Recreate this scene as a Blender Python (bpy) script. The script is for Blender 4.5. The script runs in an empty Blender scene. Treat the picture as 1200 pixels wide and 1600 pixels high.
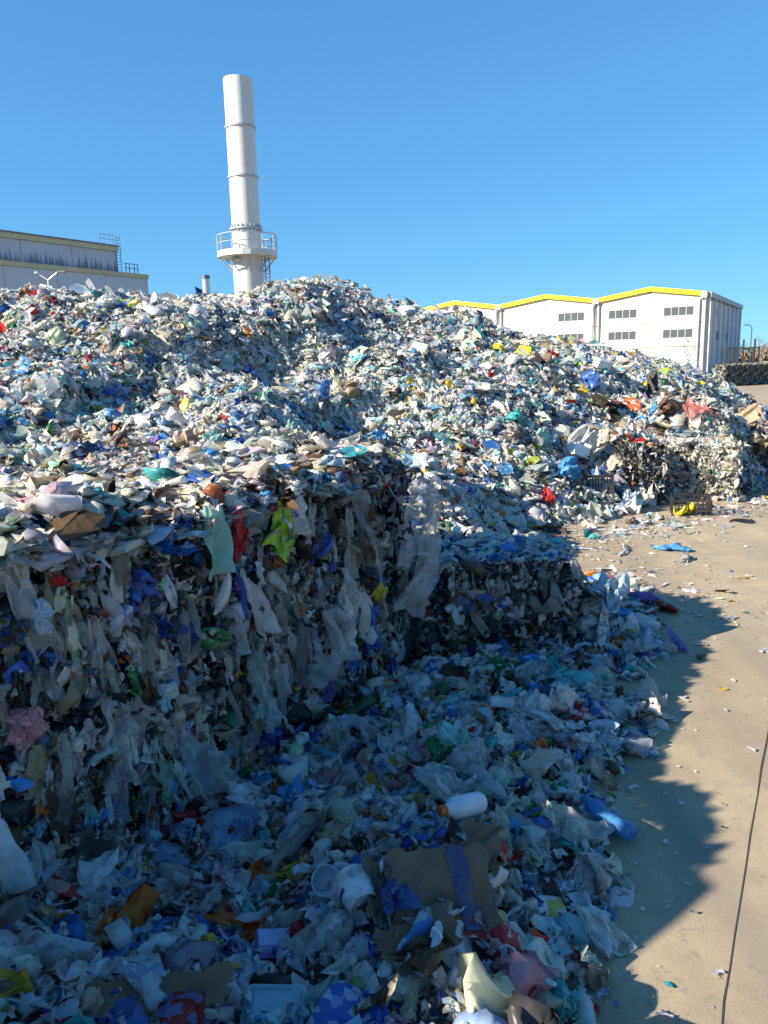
import bpy, bmesh, math, random
import numpy as np
from mathutils import Matrix, Vector, Quaternion

# ------------------------------------------------------------------ camera, light
scene = bpy.context.scene
COL = scene.collection
RNG = np.random.default_rng(7)
random.seed(7)
CAM_H = 3.3
PITCH, ROLL = math.radians(10.9), math.radians(1.5)
FPX = 1202.0
SUN_AZ, SUN_EL = math.radians(-111.0), math.radians(27.3)     # azimuth clockwise from +Y

fwd = np.array([0, math.cos(PITCH), -math.sin(PITCH)])
r0 = np.array([1.0, 0, 0]); u0 = np.cross(r0, fwd)
rgt = r0*math.cos(ROLL) - u0*math.sin(ROLL)
upv = u0*math.cos(ROLL) + r0*math.sin(ROLL)
cd = bpy.data.cameras.new('camera'); cam = bpy.data.objects.new('camera', cd); COL.objects.link(cam)
cd.sensor_fit = 'VERTICAL'; cd.sensor_height = 24; cd.lens = 24*FPX/1600
cd.clip_start = 0.05; cd.clip_end = 6000
m = Matrix.Identity(4)
for i in range(3):
    m[i][0] = rgt[i]; m[i][1] = upv[i]; m[i][2] = -fwd[i]
m[2][3] = CAM_H
cam.matrix_world = m
scene.camera = cam

world = bpy.data.worlds.new('World'); scene.world = world; world.use_nodes = True
wn = world.node_tree; wn.nodes.clear()
sky = wn.nodes.new('ShaderNodeTexSky'); sky.sky_type = 'NISHITA'; sky.sun_disc = False
sky.sun_elevation = SUN_EL; sky.sun_rotation = SUN_AZ
sky.air_density = 0.7; sky.dust_density = 0.0; sky.ozone_density = 6.0; sky.altitude = 0
bg = wn.nodes.new('ShaderNodeBackground'); bg.inputs['Strength'].default_value = 0.057
wo = wn.nodes.new('ShaderNodeOutputWorld')
# the same colour response over the whole sky: the deep cyan blue a phone records
sep = wn.nodes.new('ShaderNodeSeparateColor'); cmb = wn.nodes.new('ShaderNodeCombineColor'); wn.links.new(sky.outputs[0], sep.inputs[0])
for i, (k, gmm) in enumerate(((1.0, .6), (2.2, .5), (3.7, .36))):
    pw = wn.nodes.new('ShaderNodeMath'); pw.operation = 'POWER'; pw.inputs[1].default_value = gmm; wn.links.new(sep.outputs[i], pw.inputs[0])
    ml = wn.nodes.new('ShaderNodeMath'); ml.operation = 'MULTIPLY'; ml.inputs[1].default_value = k; wn.links.new(pw.outputs[0], ml.inputs[0])
    wn.links.new(ml.outputs[0], cmb.inputs[i])
wn.links.new(cmb.outputs[0], bg.inputs[0]); wn.links.new(bg.outputs[0], wo.inputs[0])

sl = bpy.data.lights.new('sun', 'SUN'); sl.energy = 5.0; sl.angle = math.radians(0.53); sl.color = (1.0, 0.89, 0.74)
so = bpy.data.objects.new('sun', sl); COL.objects.link(so)
to_sun = Vector((math.sin(SUN_AZ)*math.cos(SUN_EL), math.cos(SUN_AZ)*math.cos(SUN_EL), math.sin(SUN_EL)))
so.rotation_euler = to_sun.to_track_quat('Z', 'Y').to_euler(); so.location = (-40, -20, 60)

scene.view_settings.view_transform = 'Standard'; scene.view_settings.look = 'None'
scene.view_settings.exposure = 1.32; scene.view_settings.gamma = 1.0
scene.cycles.use_denoising = True
scene.cycles.max_bounces = 7; scene.cycles.diffuse_bounces = 4; scene.cycles.transparent_max_bounces = 8
scene.cycles.transmission_bounces = 3; scene.cycles.glossy_bounces = 2
scene.cycles.caustics_reflective = False; scene.cycles.caustics_refractive = False

# ------------------------------------------------------------------ small helpers
AZ = math.radians(31.0)                       # everything in the yard is laid out along the haul road
N2 = np.array([math.cos(AZ), -math.sin(AZ)]); D2 = np.array([math.sin(AZ), math.cos(AZ)])
def st2xy(s, t): return s*N2[0]+t*D2[0], s*N2[1]+t*D2[1]
def xy2st(x, y): return x*N2[0]+y*N2[1], x*D2[0]+y*D2[1]

def tag(o, label=None, cat=None, group=None, kind=None):
    if label: o['label'] = label
    if cat: o['category'] = cat
    if group: o['group'] = group
    if kind: o['kind'] = kind
    return o
def empty(name, loc=(0, 0, 0), rz=0.0, label=None, cat=None, group=None):
    o = bpy.data.objects.new(name, None); COL.objects.link(o)
    o.location = loc; o.rotation_euler = (0, 0, rz); o.empty_display_size = .1
    return tag(o, label, cat, group)
def link(name, me, mat=None, parent=None):
    o = bpy.data.objects.new(name, me); COL.objects.link(o)
    if mat is not None and len(me.materials) == 0: me.materials.append(mat)
    if parent is not None: o.parent = parent
    return o
def copy_tree(o, parent=None):
    c = o.copy(); COL.objects.link(c); c.parent = parent
    for ch in o.children: copy_tree(ch, c)
    return c

class MB:
    """collects verts and faces of ONE mesh"""
    def __init__(s): s.v = []; s.f = []
    def add(s, v, f):
        b = len(s.v); s.v += [tuple(p) for p in v]; s.f += [tuple(i+b for i in q) for q in f]; return s
    def box(s, x0, x1, y0, y1, z0, z1):
        v = [(x, y, z) for z in (z0, z1) for y in (y0, y1) for x in (x0, x1)]
        return s.add(v, [(0,2,3,1),(4,5,7,6),(0,1,5,4),(2,6,7,3),(0,4,6,2),(1,3,7,5)])
    def tube(s, pts, r, n=8, cap=True):
        pts = [Vector(p) for p in pts]; rs = r if hasattr(r, '__len__') else [r]*len(pts)
        rings = []
        for i, p in enumerate(pts):
            a = pts[max(i-1, 0)]; b = pts[min(i+1, len(pts)-1)]
            t = (b-a).normalized(); q = t.to_track_quat('Z', 'Y')
            rings.append([p + q @ Vector((rs[i]*math.cos(2*math.pi*k/n), rs[i]*math.sin(2*math.pi*k/n), 0)) for k in range(n)])
        v = [p for ring in rings for p in ring]; f = []
        for i in range(len(pts)-1):
            for k in range(n): f.append((i*n+k, i*n+(k+1) % n, (i+1)*n+(k+1) % n, (i+1)*n+k))
        if cap:
            f.append(tuple(range(n-1, -1, -1))); f.append(tuple((len(pts)-1)*n+k for k in range(n)))
        return s.add(v, f)
    def lathe(s, prof, n=24, a0=0.0, a1=2*math.pi):
        full = abs(a1-a0-2*math.pi) < 1e-6; m_ = n if full else n+1
        v = []; f = []
        for (r, z) in prof:
            for k in range(m_):
                a = a0+(a1-a0)*k/n; v.append((r*math.cos(a), r*math.sin(a), z))
        for i in range(len(prof)-1):
            for k in range(n):
                k2 = (k+1) % m_ if full else k+1
                f.append((i*m_+k, i*m_+k2, (i+1)*m_+k2, (i+1)*m_+k))
        return s.add(v, f)
    def prism(s, poly, y0, y1):
        """polygon in xz extruded along y"""
        n = len(poly); v = [(x, y0, z) for x, z in poly]+[(x, y1, z) for x, z in poly]
        f = [tuple(range(n)), tuple(range(2*n-1, n-1, -1))]
        for i in range(n): j = (i+1) % n; f.append((i, i+n, j+n, j))
        return s.add(v, f)
    def build(s, name, mat, parent=None, smooth=False, bevel=0.0):
        me = bpy.data.meshes.new(name); me.from_pydata(s.v, [], s.f); me.update()
        bm = bmesh.new(); bm.from_mesh(me)
        bmesh.ops.recalc_face_normals(bm, faces=bm.faces)
        if bevel: bmesh.ops.bevel(bm, geom=bm.edges[:], offset=bevel, segments=1, affect='EDGES')
        bm.to_mesh(me); bm.free()
        if smooth:
            me.polygons.foreach_set('use_smooth', [True]*len(me.polygons))
            me.set_sharp_from_angle(angle=math.radians(40))
        return link(name, me, mat, parent)

# ------------------------------------------------------------------ materials
MATS = {}
def nodes(name):
    mt = bpy.data.materials.new(name); mt.use_nodes = True
    nt = mt.node_tree; b = nt.nodes['Principled BSDF']
    return mt, nt, b
def L(nt, a, b): nt.links.new(a, b)
def noise(nt, scale, detail=4, rough=.55, vec=None, sc=None):
    n = nt.nodes.new('ShaderNodeTexNoise'); n.inputs['Scale'].default_value = scale
    n.inputs['Detail'].default_value = detail; n.inputs['Roughness'].default_value = rough
    tc = nt.nodes.new('ShaderNodeTexCoord'); src = tc.outputs[vec or 'Object']
    if sc:
        mp = nt.nodes.new('ShaderNodeMapping'); mp.inputs['Scale'].default_value = sc; L(nt, src, mp.inputs[0]); src = mp.outputs[0]
    L(nt, src, n.inputs['Vector']); return n
def ramp(nt, src, stops):
    r = nt.nodes.new('ShaderNodeValToRGB'); L(nt, src, r.inputs[0])
    e = r.color_ramp.elements
    while len(e) < len(stops): e.new(.5)
    for el, (p, c) in zip(e, stops):
        el.position = p; el.color = (c, c, c, 1) if not hasattr(c, '__len__') else (*c, 1)
    return r
def mix(nt, fac, a, b, mode='MIX'):
    n = nt.nodes.new('ShaderNodeMix'); n.data_type = 'RGBA'; n.blend_type = mode
    if hasattr(fac, 'is_output'): L(nt, fac, n.inputs[0])
    else: n.inputs[0].default_value = fac
    for v, i in ((a, 6), (b, 7)):
        if hasattr(v, 'is_output'): L(nt, v, n.inputs[i])
        else: n.inputs[i].default_value = (*v, 1)
    return n.outputs[2]
def bump(nt, b, src, strength=.3, dist=.02):
    n = nt.nodes.new('ShaderNodeBump'); n.inputs['Strength'].default_value = strength; n.inputs['Distance'].default_value = dist
    L(nt, src, n.inputs['Height']); L(nt, n.outputs[0], b.inputs['Normal'])

def paint(name, rgb, rough=.5, metal=0.0, dirt=.25, dscale=1.5, dirt_rgb=(.12, .10, .08), streak=None):
    if name in MATS: return MATS[name]
    mt, nt, b = nodes(name)
    n = noise(nt, dscale, 6, .6, sc=streak)
    r = ramp(nt, n.outputs[0], [(.42, 0.0), (.78, 1.0)])
    mu = nt.nodes.new('ShaderNodeMath'); mu.operation = 'MULTIPLY'; mu.inputs[1].default_value = dirt; L(nt, r.outputs[0], mu.inputs[0])
    L(nt, mix(nt, mu.outputs[0], rgb, dirt_rgb), b.inputs['Base Color'])
    b.inputs['Roughness'].default_value = rough; b.inputs['Metallic'].default_value = metal
    MATS[name] = mt; return mt

def plastic_tree(nt, b, col, col2, alpha, rough, transl, pscale, plo, dirt):
    """thin printed film: base colour, printed patches, grime, light through the film"""
    vo = nt.nodes.new('ShaderNodeTexVoronoi'); vo.distance = 'CHEBYCHEV'; vo.inputs['Scale'].default_value = pscale; vo.inputs['Randomness'].default_value = .85
    tcv = nt.nodes.new('ShaderNodeTexCoord'); L(nt, tcv.outputs['Object'], vo.inputs['Vector']); spv = nt.nodes.new('ShaderNodeSeparateColor'); L(nt, vo.outputs['Color'], spv.inputs[0])
    r = ramp(nt, spv.outputs[0], [(plo, 0.0), (plo+.01, 1.0)])
    c = mix(nt, r.outputs[0], col, col2)
    n2 = noise(nt, 9.0, 5, .65); r2 = ramp(nt, n2.outputs[0], [(.40, 0.0), (.72, min(1.0, dirt*1.5))])
    c = mix(nt, r2.outputs[0], c, (.15, .115, .08))
    L(nt, c, b.inputs['Base Color']); b.inputs['Roughness'].default_value = rough
    b.inputs['IOR'].default_value = 1.45
    n3 = noise(nt, 13.0, 4, .6); n3.noise_type = 'RIDGED_MULTIFRACTAL'; bump(nt, b, n3.outputs[0], .5, .02)
    out = nt.nodes['Material Output']
    tr = nt.nodes.new('ShaderNodeBsdfTranslucent'); L(nt, c, tr.inputs[0])
    ms = nt.nodes.new('ShaderNodeMixShader'); ms.inputs[0].default_value = transl
    L(nt, b.outputs[0], ms.inputs[1]); L(nt, tr.outputs[0], ms.inputs[2])
    last = ms.outputs[0]
    if alpha is not None:
        tp = nt.nodes.new('ShaderNodeBsdfTransparent'); m2 = nt.nodes.new('ShaderNodeMixShader')
        if hasattr(alpha, 'is_output'): L(nt, alpha, m2.inputs[0])
        else: m2.inputs[0].default_value = alpha
        L(nt, tp.outputs[0], m2.inputs[1]); L(nt, last, m2.inputs[2]); last = m2.outputs[0]
    L(nt, last, out.inputs[0])
def scrap_material():
    mt, nt, b = nodes('mixed_scrap')
    a1 = nt.nodes.new('ShaderNodeAttribute'); a1.attribute_name = 'col'
    a2 = nt.nodes.new('ShaderNodeAttribute'); a2.attribute_name = 'col2'
    plastic_tree(nt, b, a1.outputs['Color'], a2.outputs['Color'], a1.outputs['Alpha'], .36, .44, 17.0, .6, .18)
    return mt
def plastic(name, rgb, rgb2=None, alpha=None, rough=.38, transl=.25, pscale=14.0, plo=.62, dirt=.35):
    if name in MATS: return MATS[name]
    mt, nt, b = nodes(name)
    plastic_tree(nt, b, rgb, rgb2 or rgb, alpha, rough, transl, pscale, plo, dirt)
    MATS[name] = mt; return mt
SCRAP = scrap_material()

def core_material(name='packed_waste', light=False):
    """packed waste seen between the pieces: many small dark coloured cells"""
    mt, nt, b = nodes(name)
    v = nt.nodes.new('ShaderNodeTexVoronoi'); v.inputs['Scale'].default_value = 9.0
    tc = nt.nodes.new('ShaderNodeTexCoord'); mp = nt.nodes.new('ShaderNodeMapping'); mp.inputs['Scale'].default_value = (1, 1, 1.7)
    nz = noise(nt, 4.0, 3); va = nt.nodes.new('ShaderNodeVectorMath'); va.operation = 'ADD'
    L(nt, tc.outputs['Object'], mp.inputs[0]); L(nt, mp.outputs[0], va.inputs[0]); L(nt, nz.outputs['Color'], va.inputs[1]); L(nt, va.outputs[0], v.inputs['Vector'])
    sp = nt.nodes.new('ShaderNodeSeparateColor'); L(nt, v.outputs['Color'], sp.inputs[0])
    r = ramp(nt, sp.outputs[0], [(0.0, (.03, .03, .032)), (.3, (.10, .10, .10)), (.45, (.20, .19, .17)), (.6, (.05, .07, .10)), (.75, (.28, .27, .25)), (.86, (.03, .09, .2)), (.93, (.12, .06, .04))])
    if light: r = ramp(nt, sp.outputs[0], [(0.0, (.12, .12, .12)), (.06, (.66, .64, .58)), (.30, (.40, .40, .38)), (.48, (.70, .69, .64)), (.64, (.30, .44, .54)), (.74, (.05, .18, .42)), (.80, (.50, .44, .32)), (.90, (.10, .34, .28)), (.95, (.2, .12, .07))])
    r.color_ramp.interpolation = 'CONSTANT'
    L(nt, r.outputs[0], b.inputs['Base Color']); b.inputs['Roughness'].default_value = .6
    bump(nt, b, v.outputs['Distance'], .8, .05)
    return mt
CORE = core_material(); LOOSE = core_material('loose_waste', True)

def concrete_material():
    mt, nt, b = nodes('dusty_concrete')
    n1 = noise(nt, .22, 6, .6); n2 = noise(nt, 2.2, 8, .7); n3 = noise(nt, 60.0, 4, .7); n4 = noise(nt, 7.0, 6, .75)
    c = mix(nt, ramp(nt, n1.outputs[0], [(.35, 0.0), (.65, 1.0)]).outputs[0], (.285, .22, .14), (.41, .325, .21))
    c = mix(nt, ramp(nt, n2.outputs[0], [(.42, 0.0), (.7, .6)]).outputs[0], c, (.22, .168, .11))
    c = mix(nt, ramp(nt, n4.outputs[0], [(.55, 0.0), (.66, .6)]).outputs[0], c, (.19, .155, .115))
    c = mix(nt, ramp(nt, n3.outputs[0], [(.56, 0.0), (.72, .5)]).outputs[0], c, (.52, .44, .33))
    c = mix(nt, ramp(nt, n3.outputs[0], [(.28, .55), (.4, 0.0)]).outputs[0], c, (.11, .085, .058))
    # tyre lanes along the road
    tc = nt.nodes.new('ShaderNodeTexCoord'); mp = nt.nodes.new('ShaderNodeMapping')
    mp.inputs['Rotation'].default_value = (0, 0, AZ); mp.inputs['Scale'].default_value = (1.3, .02, 1)
    L(nt, tc.outputs['Object'], mp.inputs[0]); n5 = nt.nodes.new('ShaderNodeTexNoise'); n5.inputs['Scale'].default_value = 1.0; n5.inputs['Detail'].default_value = 4
    L(nt, mp.outputs[0], n5.inputs['Vector'])
    c = mix(nt, ramp(nt, n5.outputs[0], [(.45, 0.0), (.68, .6)]).outputs[0], c, (.22, .175, .125))
    L(nt, c, b.inputs['Base Color']); b.inputs['Roughness'].default_value = .88
    bump(nt, b, n3.outputs[0], .35, .01)
    return mt

# ------------------------------------------------------------------ height of the waste
CTRL = np.array([
 (-3.41,3.45,2.75),(-3.75,2.6,3.0),(-4.0,2.0,3.1),(-4.4,1.0,3.0),(-4.4,3.4,2.9),(-2.75,4.75,2.12),(-2.2,5.3,2.38),(-3.6,5.2,2.3),(-1.6,6,2.3),(-0.5,7.7,2.28),(-0.45,8.7,2.3),(-6,6,2.45),(-2.5,9,2.35),(-8,4,2.5),
 (-0.6,10.5,1.95),(0.2,9.9,1.2),(-1.0,12,1.9),(0.8,10,1.15),(1.8,9.6,1.0),(2.4,10.5,.3),(2.8,12,-.1),(0.9,11.5,1.35),(1.8,12.5,.8),(3.0,14,-.1),(0.6,13,1.6),(2,14.5,.95),
 (5.2,15.4,-.1),(4.0,15.3,.4),(3.6,17,1.55),(5.2,16.9,.7),(6.2,17.1,-.1),(7.2,17.3,-.2),(8.6,17.9,-.2),(9.9,19.2,-.2),(6.3,18.6,1.4),(8.2,19.2,1.4),(9.8,21.2,1.1),(11.6,21.6,-.2),(6.5,20,1.9),(9,22.5,1.8),
 (12.9,24,-.2),(15,28,-.2),(21.2,41.8,-.2),(18.1,35,-.2),(3.5,21,2.75),(1.5,18,2.5),(0,16,2.1),(1.7,22,3.5),(-1,20,3.5),
 (-1.7,27,5.85),(0,26,5.2),(2.4,27,4.6),(4.6,28,4.15),(7,29,3.62),(10,31,3.3),(13.4,33,2.5),(16.3,37,1.2),
 (-1.7,33,5.4),(3,34,4.3),(8,36,3.0),(13,40,1.8),(-8,32,4.6),(21,50,-.5),(10,48,.6),(-2,45,3),(-15,40,3.5),
 (-6,12,2.6),(-2,14,2.35),(-6.8,15,2.95),(-4.2,17,3.2),(-9.8,21,4.75),(-5.5,21.5,4.65),(-5.8,24,5.15),(-11.5,24,5.05),(-3.9,25,5.35),
 (-15,22,4.9),(-14,14,3.6),(-12,8,2.9),(-10,2,2.5)], float)
def tps_fit(P):
    n = len(P); d = np.linalg.norm(P[:, None, :2]-P[None, :, :2], axis=2)
    K = np.where(d > 0, d**2*np.log(d+1e-9), 0)+np.eye(n)*0.15
    A = np.zeros((n+3, n+3)); A[:n, :n] = K; A[:n, n] = 1; A[:n, n+1:] = P[:, :2]; A[n, :n] = 1; A[n+1:, :n] = P[:, :2].T
    return np.linalg.solve(A, np.r_[P[:, 2], 0, 0, 0])
W = tps_fit(CTRL)
WAVES = []
for i in range(26):
    lam = [6, 4.2, 3.0, 2.0, 1.3][i % 5]*RNG.uniform(.8, 1.2); a = RNG.uniform(0, 2*np.pi)
    WAVES.append((np.cos(a)*2*np.pi/lam, np.sin(a)*2*np.pi/lam, RNG.uniform(0, 6.28), .02*lam**.8))
def undulate(x, y):
    return sum(a*np.sin(kx*x+ky*y+p) for kx, ky, p, a in WAVES)
def sstep(a, b, x):
    t = np.clip((x-a)/(b-a), 0, 1); return t*t*(3-2*t)
CB_LOC, CB_ROT = (1.14, 8.82), math.radians(4.7)          # the single bale past the stack's far corner
def heap_h(x, y):
    x = np.asarray(x, float); y = np.asarray(y, float)
    d = np.sqrt((x[..., None]-CTRL[:, 0])**2+(y[..., None]-CTRL[:, 1])**2)
    h = (np.where(d > 0, d**2*np.log(d+1e-9), 0)@W[:len(CTRL)])+W[-3]+W[-2]*x+W[-1]*y
    s, t = xy2st(x, y)
    # a tier of older bales under the heap: a riser along the road direction
    w = sstep(2, 5, t)*(1-sstep(14, 18, t)); e = -12.6+.5*np.sin(t*.9)+.3*np.sin(t*2.3+1)
    h = h+w*(.55*(1-sstep(e-.35, e+.35, s))-.25)*sstep(-24, -15, s)
    e2 = -9.4+.45*np.sin(t*1.1+2); w2 = sstep(11, 13, t)*(1-sstep(17, 20, t))
    h = h+w2*.5*((1-sstep(e2-.4, e2+.5, s))-.5)
    amp = sstep(0.05, 1.2, h)
    h = h+undulate(x, y)*amp*(.55+.45*sstep(7, 14, y))
    return h
def heap_cut(x, y, edge=-4.45):
    """True where loose heap exists (not in front of the stacked wall nor inside the corner bale)"""
    s, t = xy2st(x, y)
    front = (s > edge) & (t < 7.3)
    c, s_ = math.cos(-CB_ROT), math.sin(-CB_ROT); dx, dy = x-CB_LOC[0], y-CB_LOC[1]
    bx, by = c*dx-s_*dy, s_*dx+c*dy
    bale = (np.abs(bx) < 1.1) & (by < .5) & (by > -3)
    return ~(front | bale | ((t < 9.2) & (s > -2.2)))
EDGE = np.array([(1.6, -.25), (3.0, -.65), (3.6, -.85), (4.6, -1.2), (6.6, -1.3), (8.2, -1.6), (9.8, -1.75), (10.6, -2.0), (11.6, -3.0), (13.7, -4.7)])   # (t, s) right edge of the spill
def spill_h(x, y):
    """litter spilled over the concrete in front of the stack"""
    s, t = xy2st(np.asarray(x, float), np.asarray(y, float))
    e = np.interp(t, EDGE[:, 0], EDGE[:, 1])+.12*np.sin(t*3.1)+.07*np.sin(t*7.3+1)
    inn = np.clip(e-s, 0, None)
    h = .30*sstep(0, 1.0, inn)-.27*sstep(1.0, 2.1, inn)*sstep(1.5, 3.2, t)
    h = h*(1-.75*sstep(5.9, 7.2, t))*(1+.35*(1-sstep(3.0, 4.5, t)))
    h = h+undulate(x*1.7, y*1.7)*.20*sstep(0, .8, inn)
    return np.where(inn > 0, np.maximum(h, 0.0), -.05)
def surf(x, y):
    x = np.asarray(x, float); y = np.asarray(y, float)
    s, t = xy2st(x, y)
    h = np.where(heap_cut(x, y), heap_h(x, y), -.3)
    wall = (s <= -4.0) & (s > -5.2) & (t > -.8) & (t < 7.15); h = np.where(wall, np.maximum(h, 2.25), h)
    c, s_ = math.cos(-CB_ROT), math.sin(-CB_ROT); dx, dy = x-CB_LOC[0], y-CB_LOC[1]
    bx, by = c*dx-s_*dy, s_*dx+c*dy
    h = np.where((np.abs(bx) < .92) & (np.abs(by) < .6), np.maximum(h, 1.1), h)
    sp = np.where(t < 12.5, spill_h(x, y), -.05)
    return np.maximum(np.maximum(h, sp), 0)
def ray(px, py): return fwd+rgt*(px-600)/FPX-upv*(py-800)/FPX
def land(px, py):
    """first point of the waste or ground met along a line of sight: a place to put a found item"""
    d = ray(px, py); k = np.linspace(1.5, 90, 9000); P = np.array([0, 0, CAM_H])+d*k[:, None]
    hit = np.nonzero(P[:, 2] <= surf(P[:, 0], P[:, 1]))[0]
    p = P[hit[0]] if len(hit) else P[-1]
    return Vector(p)
def at(px, py, Y):
    d = ray(px, py); return Vector(np.array([0, 0, CAM_H])+d*(Y/d[1]))

def grid_mesh(name, fx, x0, x1, y0, y1, step, keep=None):
    xs = np.arange(x0, x1+step/2, step); ys = np.arange(y0, y1+step/2, step)
    X, Y = np.meshgrid(xs, ys); Z = fx(X, Y)
    V = np.stack([X, Y, Z], -1).reshape(-1, 3); nx, ny = len(xs), len(ys)
    i = (np.arange(ny-1)[:, None]*nx+np.arange(nx-1)).ravel()
    Q = np.stack([i, i+1, i+nx+1, i+nx], 1)
    Q = Q[(Z.ravel()[Q] > -.12).any(1)]
    return quad_mesh(name, V, Q)
def quad_mesh(name, V, Q, cols=None, smooth=None):
    me = bpy.data.meshes.new(name)
    k = Q.shape[1]
    me.vertices.add(len(V)); me.vertices.foreach_set('co', np.ascontiguousarray(V, np.float32).ravel())
    me.loops.add(Q.size); me.loops.foreach_set('vertex_index', np.ascontiguousarray(Q, np.int32).ravel())
    me.polygons.add(len(Q)); me.polygons.foreach_set('loop_start', np.arange(0, Q.size, k, dtype=np.int32))
    try: me.polygons.foreach_set('loop_total', np.full(len(Q), k, np.int32))
    except Exception: pass
    if smooth is not None: me.polygons.foreach_set('use_smooth', np.ascontiguousarray(smooth, bool))
    me.update(calc_edges=True)
    if cols:
        for nm, c in cols.items():
            at_ = me.color_attributes.new(nm, 'FLOAT_COLOR', 'POINT'); at_.data.foreach_set('color', np.ascontiguousarray(c, np.float32).ravel())
    return me

# ------------------------------------------------------------------ crumpled pieces
def tri(x): return np.abs(((x/np.pi) % 2)-1)*2-1
def crumple(P, uv, rng, amp, n, fmin, fmax, flat=1.0):
    for i in range(n):
        f = fmin*(fmax/fmin)**(i/max(n-1, 1))*rng.uniform(.8, 1.25)
        k = rng.normal(size=uv.shape[1]); k /= np.linalg.norm(k)
        d = rng.normal(size=3); d[2] *= 1.6; d /= np.linalg.norm(d); d[2] *= flat
        P = P+d*(amp/f**.85)*tri(uv@k*2*np.pi*f+rng.uniform(0, 6.28))[:, None]
    return P
def fold(P, rng, ang, width=.12):
    a = rng.uniform(0, 2*np.pi); b = np.array([math.cos(a), math.sin(a), 0]); ax = np.array([-b[1], b[0], 0])
    p = rng.uniform(-.22, .22, 3)*[1, 1, 0]
    d = (P-p)@b; th = ang*sstep(0, width, d); ct, st_ = np.cos(th)[:, None], np.sin(th)[:, None]
    q = P-p; q2 = q*ct+np.cross(ax, q)*st_+ax*(q@ax)[:, None]*(1-ct)
    return q2+p
def grid_uv(nu, nv):
    u, v = np.meshgrid(np.linspace(-.5, .5, nu), np.linspace(-.5, .5, nv))
    uv = np.stack([u.ravel(), v.ravel()], 1)
    i = (np.arange(nv-1)[:, None]*nu+np.arange(nu-1)).ravel()
    return uv, np.stack([i, i+1, i+nu+1, i+nu], 1)
def t_sheet(n, rng, aspect=1.0, amp=.32):
    uv, Q = grid_uv(n, n); q = uv*2
    D = np.c_[q[:, 0]*np.sqrt(1-q[:, 1]**2/2), q[:, 1]*np.sqrt(1-q[:, 0]**2/2)]*.5      # square to disc: no paper corners
    D = uv*.35+D*.65; th = np.arctan2(D[:, 1], D[:, 0])
    rad = 1+.20*np.sin(th*rng.integers(2, 4)+rng.uniform(0, 6))+.12*np.sin(th*rng.integers(4, 8)+rng.uniform(0, 6))
    P = np.c_[D*rad[:, None]*[aspect, 1/aspect], np.zeros(len(uv))]
    P = crumple(P, uv, rng, amp, 8 if n > 6 else 5, .7, max(2.0, n*.34))
    for _ in range(rng.integers(0, 3)): P = fold(P, rng, rng.uniform(.8, 2.6)*rng.choice([-1, 1]), .3 if n > 6 else .2)
    P -= P.mean(0); P /= np.abs(P).max()*2
    return P, Q
def t_ball(n, rng, squash=.55, amp=.2):
    """closed crumpled bag from a cube-like wrapped grid (n columns x n rows, quads only)"""
    nu, nv = n+1, max(4, n*2//3)
    u, v = np.meshgrid(np.linspace(0, 2*np.pi, nu), np.linspace(.08, np.pi-.08, nv))
    u, v = u.ravel(), v.ravel()
    S = np.c_[np.sin(v)*np.cos(u), np.sin(v)*np.sin(u), np.cos(v)]
    P = S*.5*[1, rng.uniform(.65, 1), squash]
    P = crumple(P, S*.5, rng, amp*.85, 11 if n > 12 else 7, .8, max(2.2, n*.3))
    i = (np.arange(nv-1)[:, None]*nu+np.arange(nu-1)).ravel()
    P -= P.mean(0); P /= np.abs(P).max()*2
    return P, np.stack([i, i+1, i+nu+1, i+nu], 1)
def t_hang(nu, nv, rng, aspect=.45, amp=.2):
    """film caught at the top, pleated, hanging down -Y (local Z leaves the wall)"""
    uv, Q = grid_uv(nu, nv); v = .5-uv[:, 1]           # 0 top .. 1 bottom
    wid = aspect*(.45+.55*sstep(0, .45, v))*(1+rng.uniform(-.25, .2)*sstep(.5, 1, v))
    P = np.c_[uv[:, 0]*wid, -v, .05*np.sin(v*3.0)]
    for i in range(5):
        f = rng.uniform(.8, 4.2); k = np.array([f, rng.normal()*.4])
        a = .11*aspect/f**.5
        w_ = tri(uv@k*2*np.pi+rng.uniform(0, 6)) if i % 2 else np.sin(uv@k*2*np.pi+rng.uniform(0, 6))
        P[:, 2] += a*w_*(.4+v); P[:, 0] += a*.6*w_*np.cos(rng.uniform(0, 6))
    P = crumple(P, uv, rng, amp*.3, 5, 1.0, 4.0)
    P[:, 1] -= .07*np.sin(uv[:, 0]*rng.uniform(4, 9)+rng.uniform(0, 6))*v
    P[:, 0] += rng.normal()*.12*v*v
    P[:, 2] += .06
    return P, Q
def t_bottle(n, rng, crush=.3):
    prof = [(.02, -.5), (.16, -.5), (.175, -.46), (.17, -.15), (.155, -.05), (.17, .05), (.17, .22), (.10, .36), (.06, .42), (.06, .5), (.02, .5)]
    v = []; 
    for r_, z in prof:
        for k in range(n+1):
            a = 2*np.pi*k/n; v.append((r_*math.cos(a), z, r_*math.sin(a)))
    P = np.array(v); P[:, 2] *= 1-crush*sstep(.2, .5, .5-np.abs(P[:, 1]))
    P = crumple(P, P, rng, .035*crush/.3, 4, 1.2, 4)
    nu, nv = n+1, len(prof); i = (np.arange(nv-1)[:, None]*nu+np.arange(nu-1)).ravel()
    return P, np.stack([i, i+1, i+nu+1, i+nu], 1)

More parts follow.
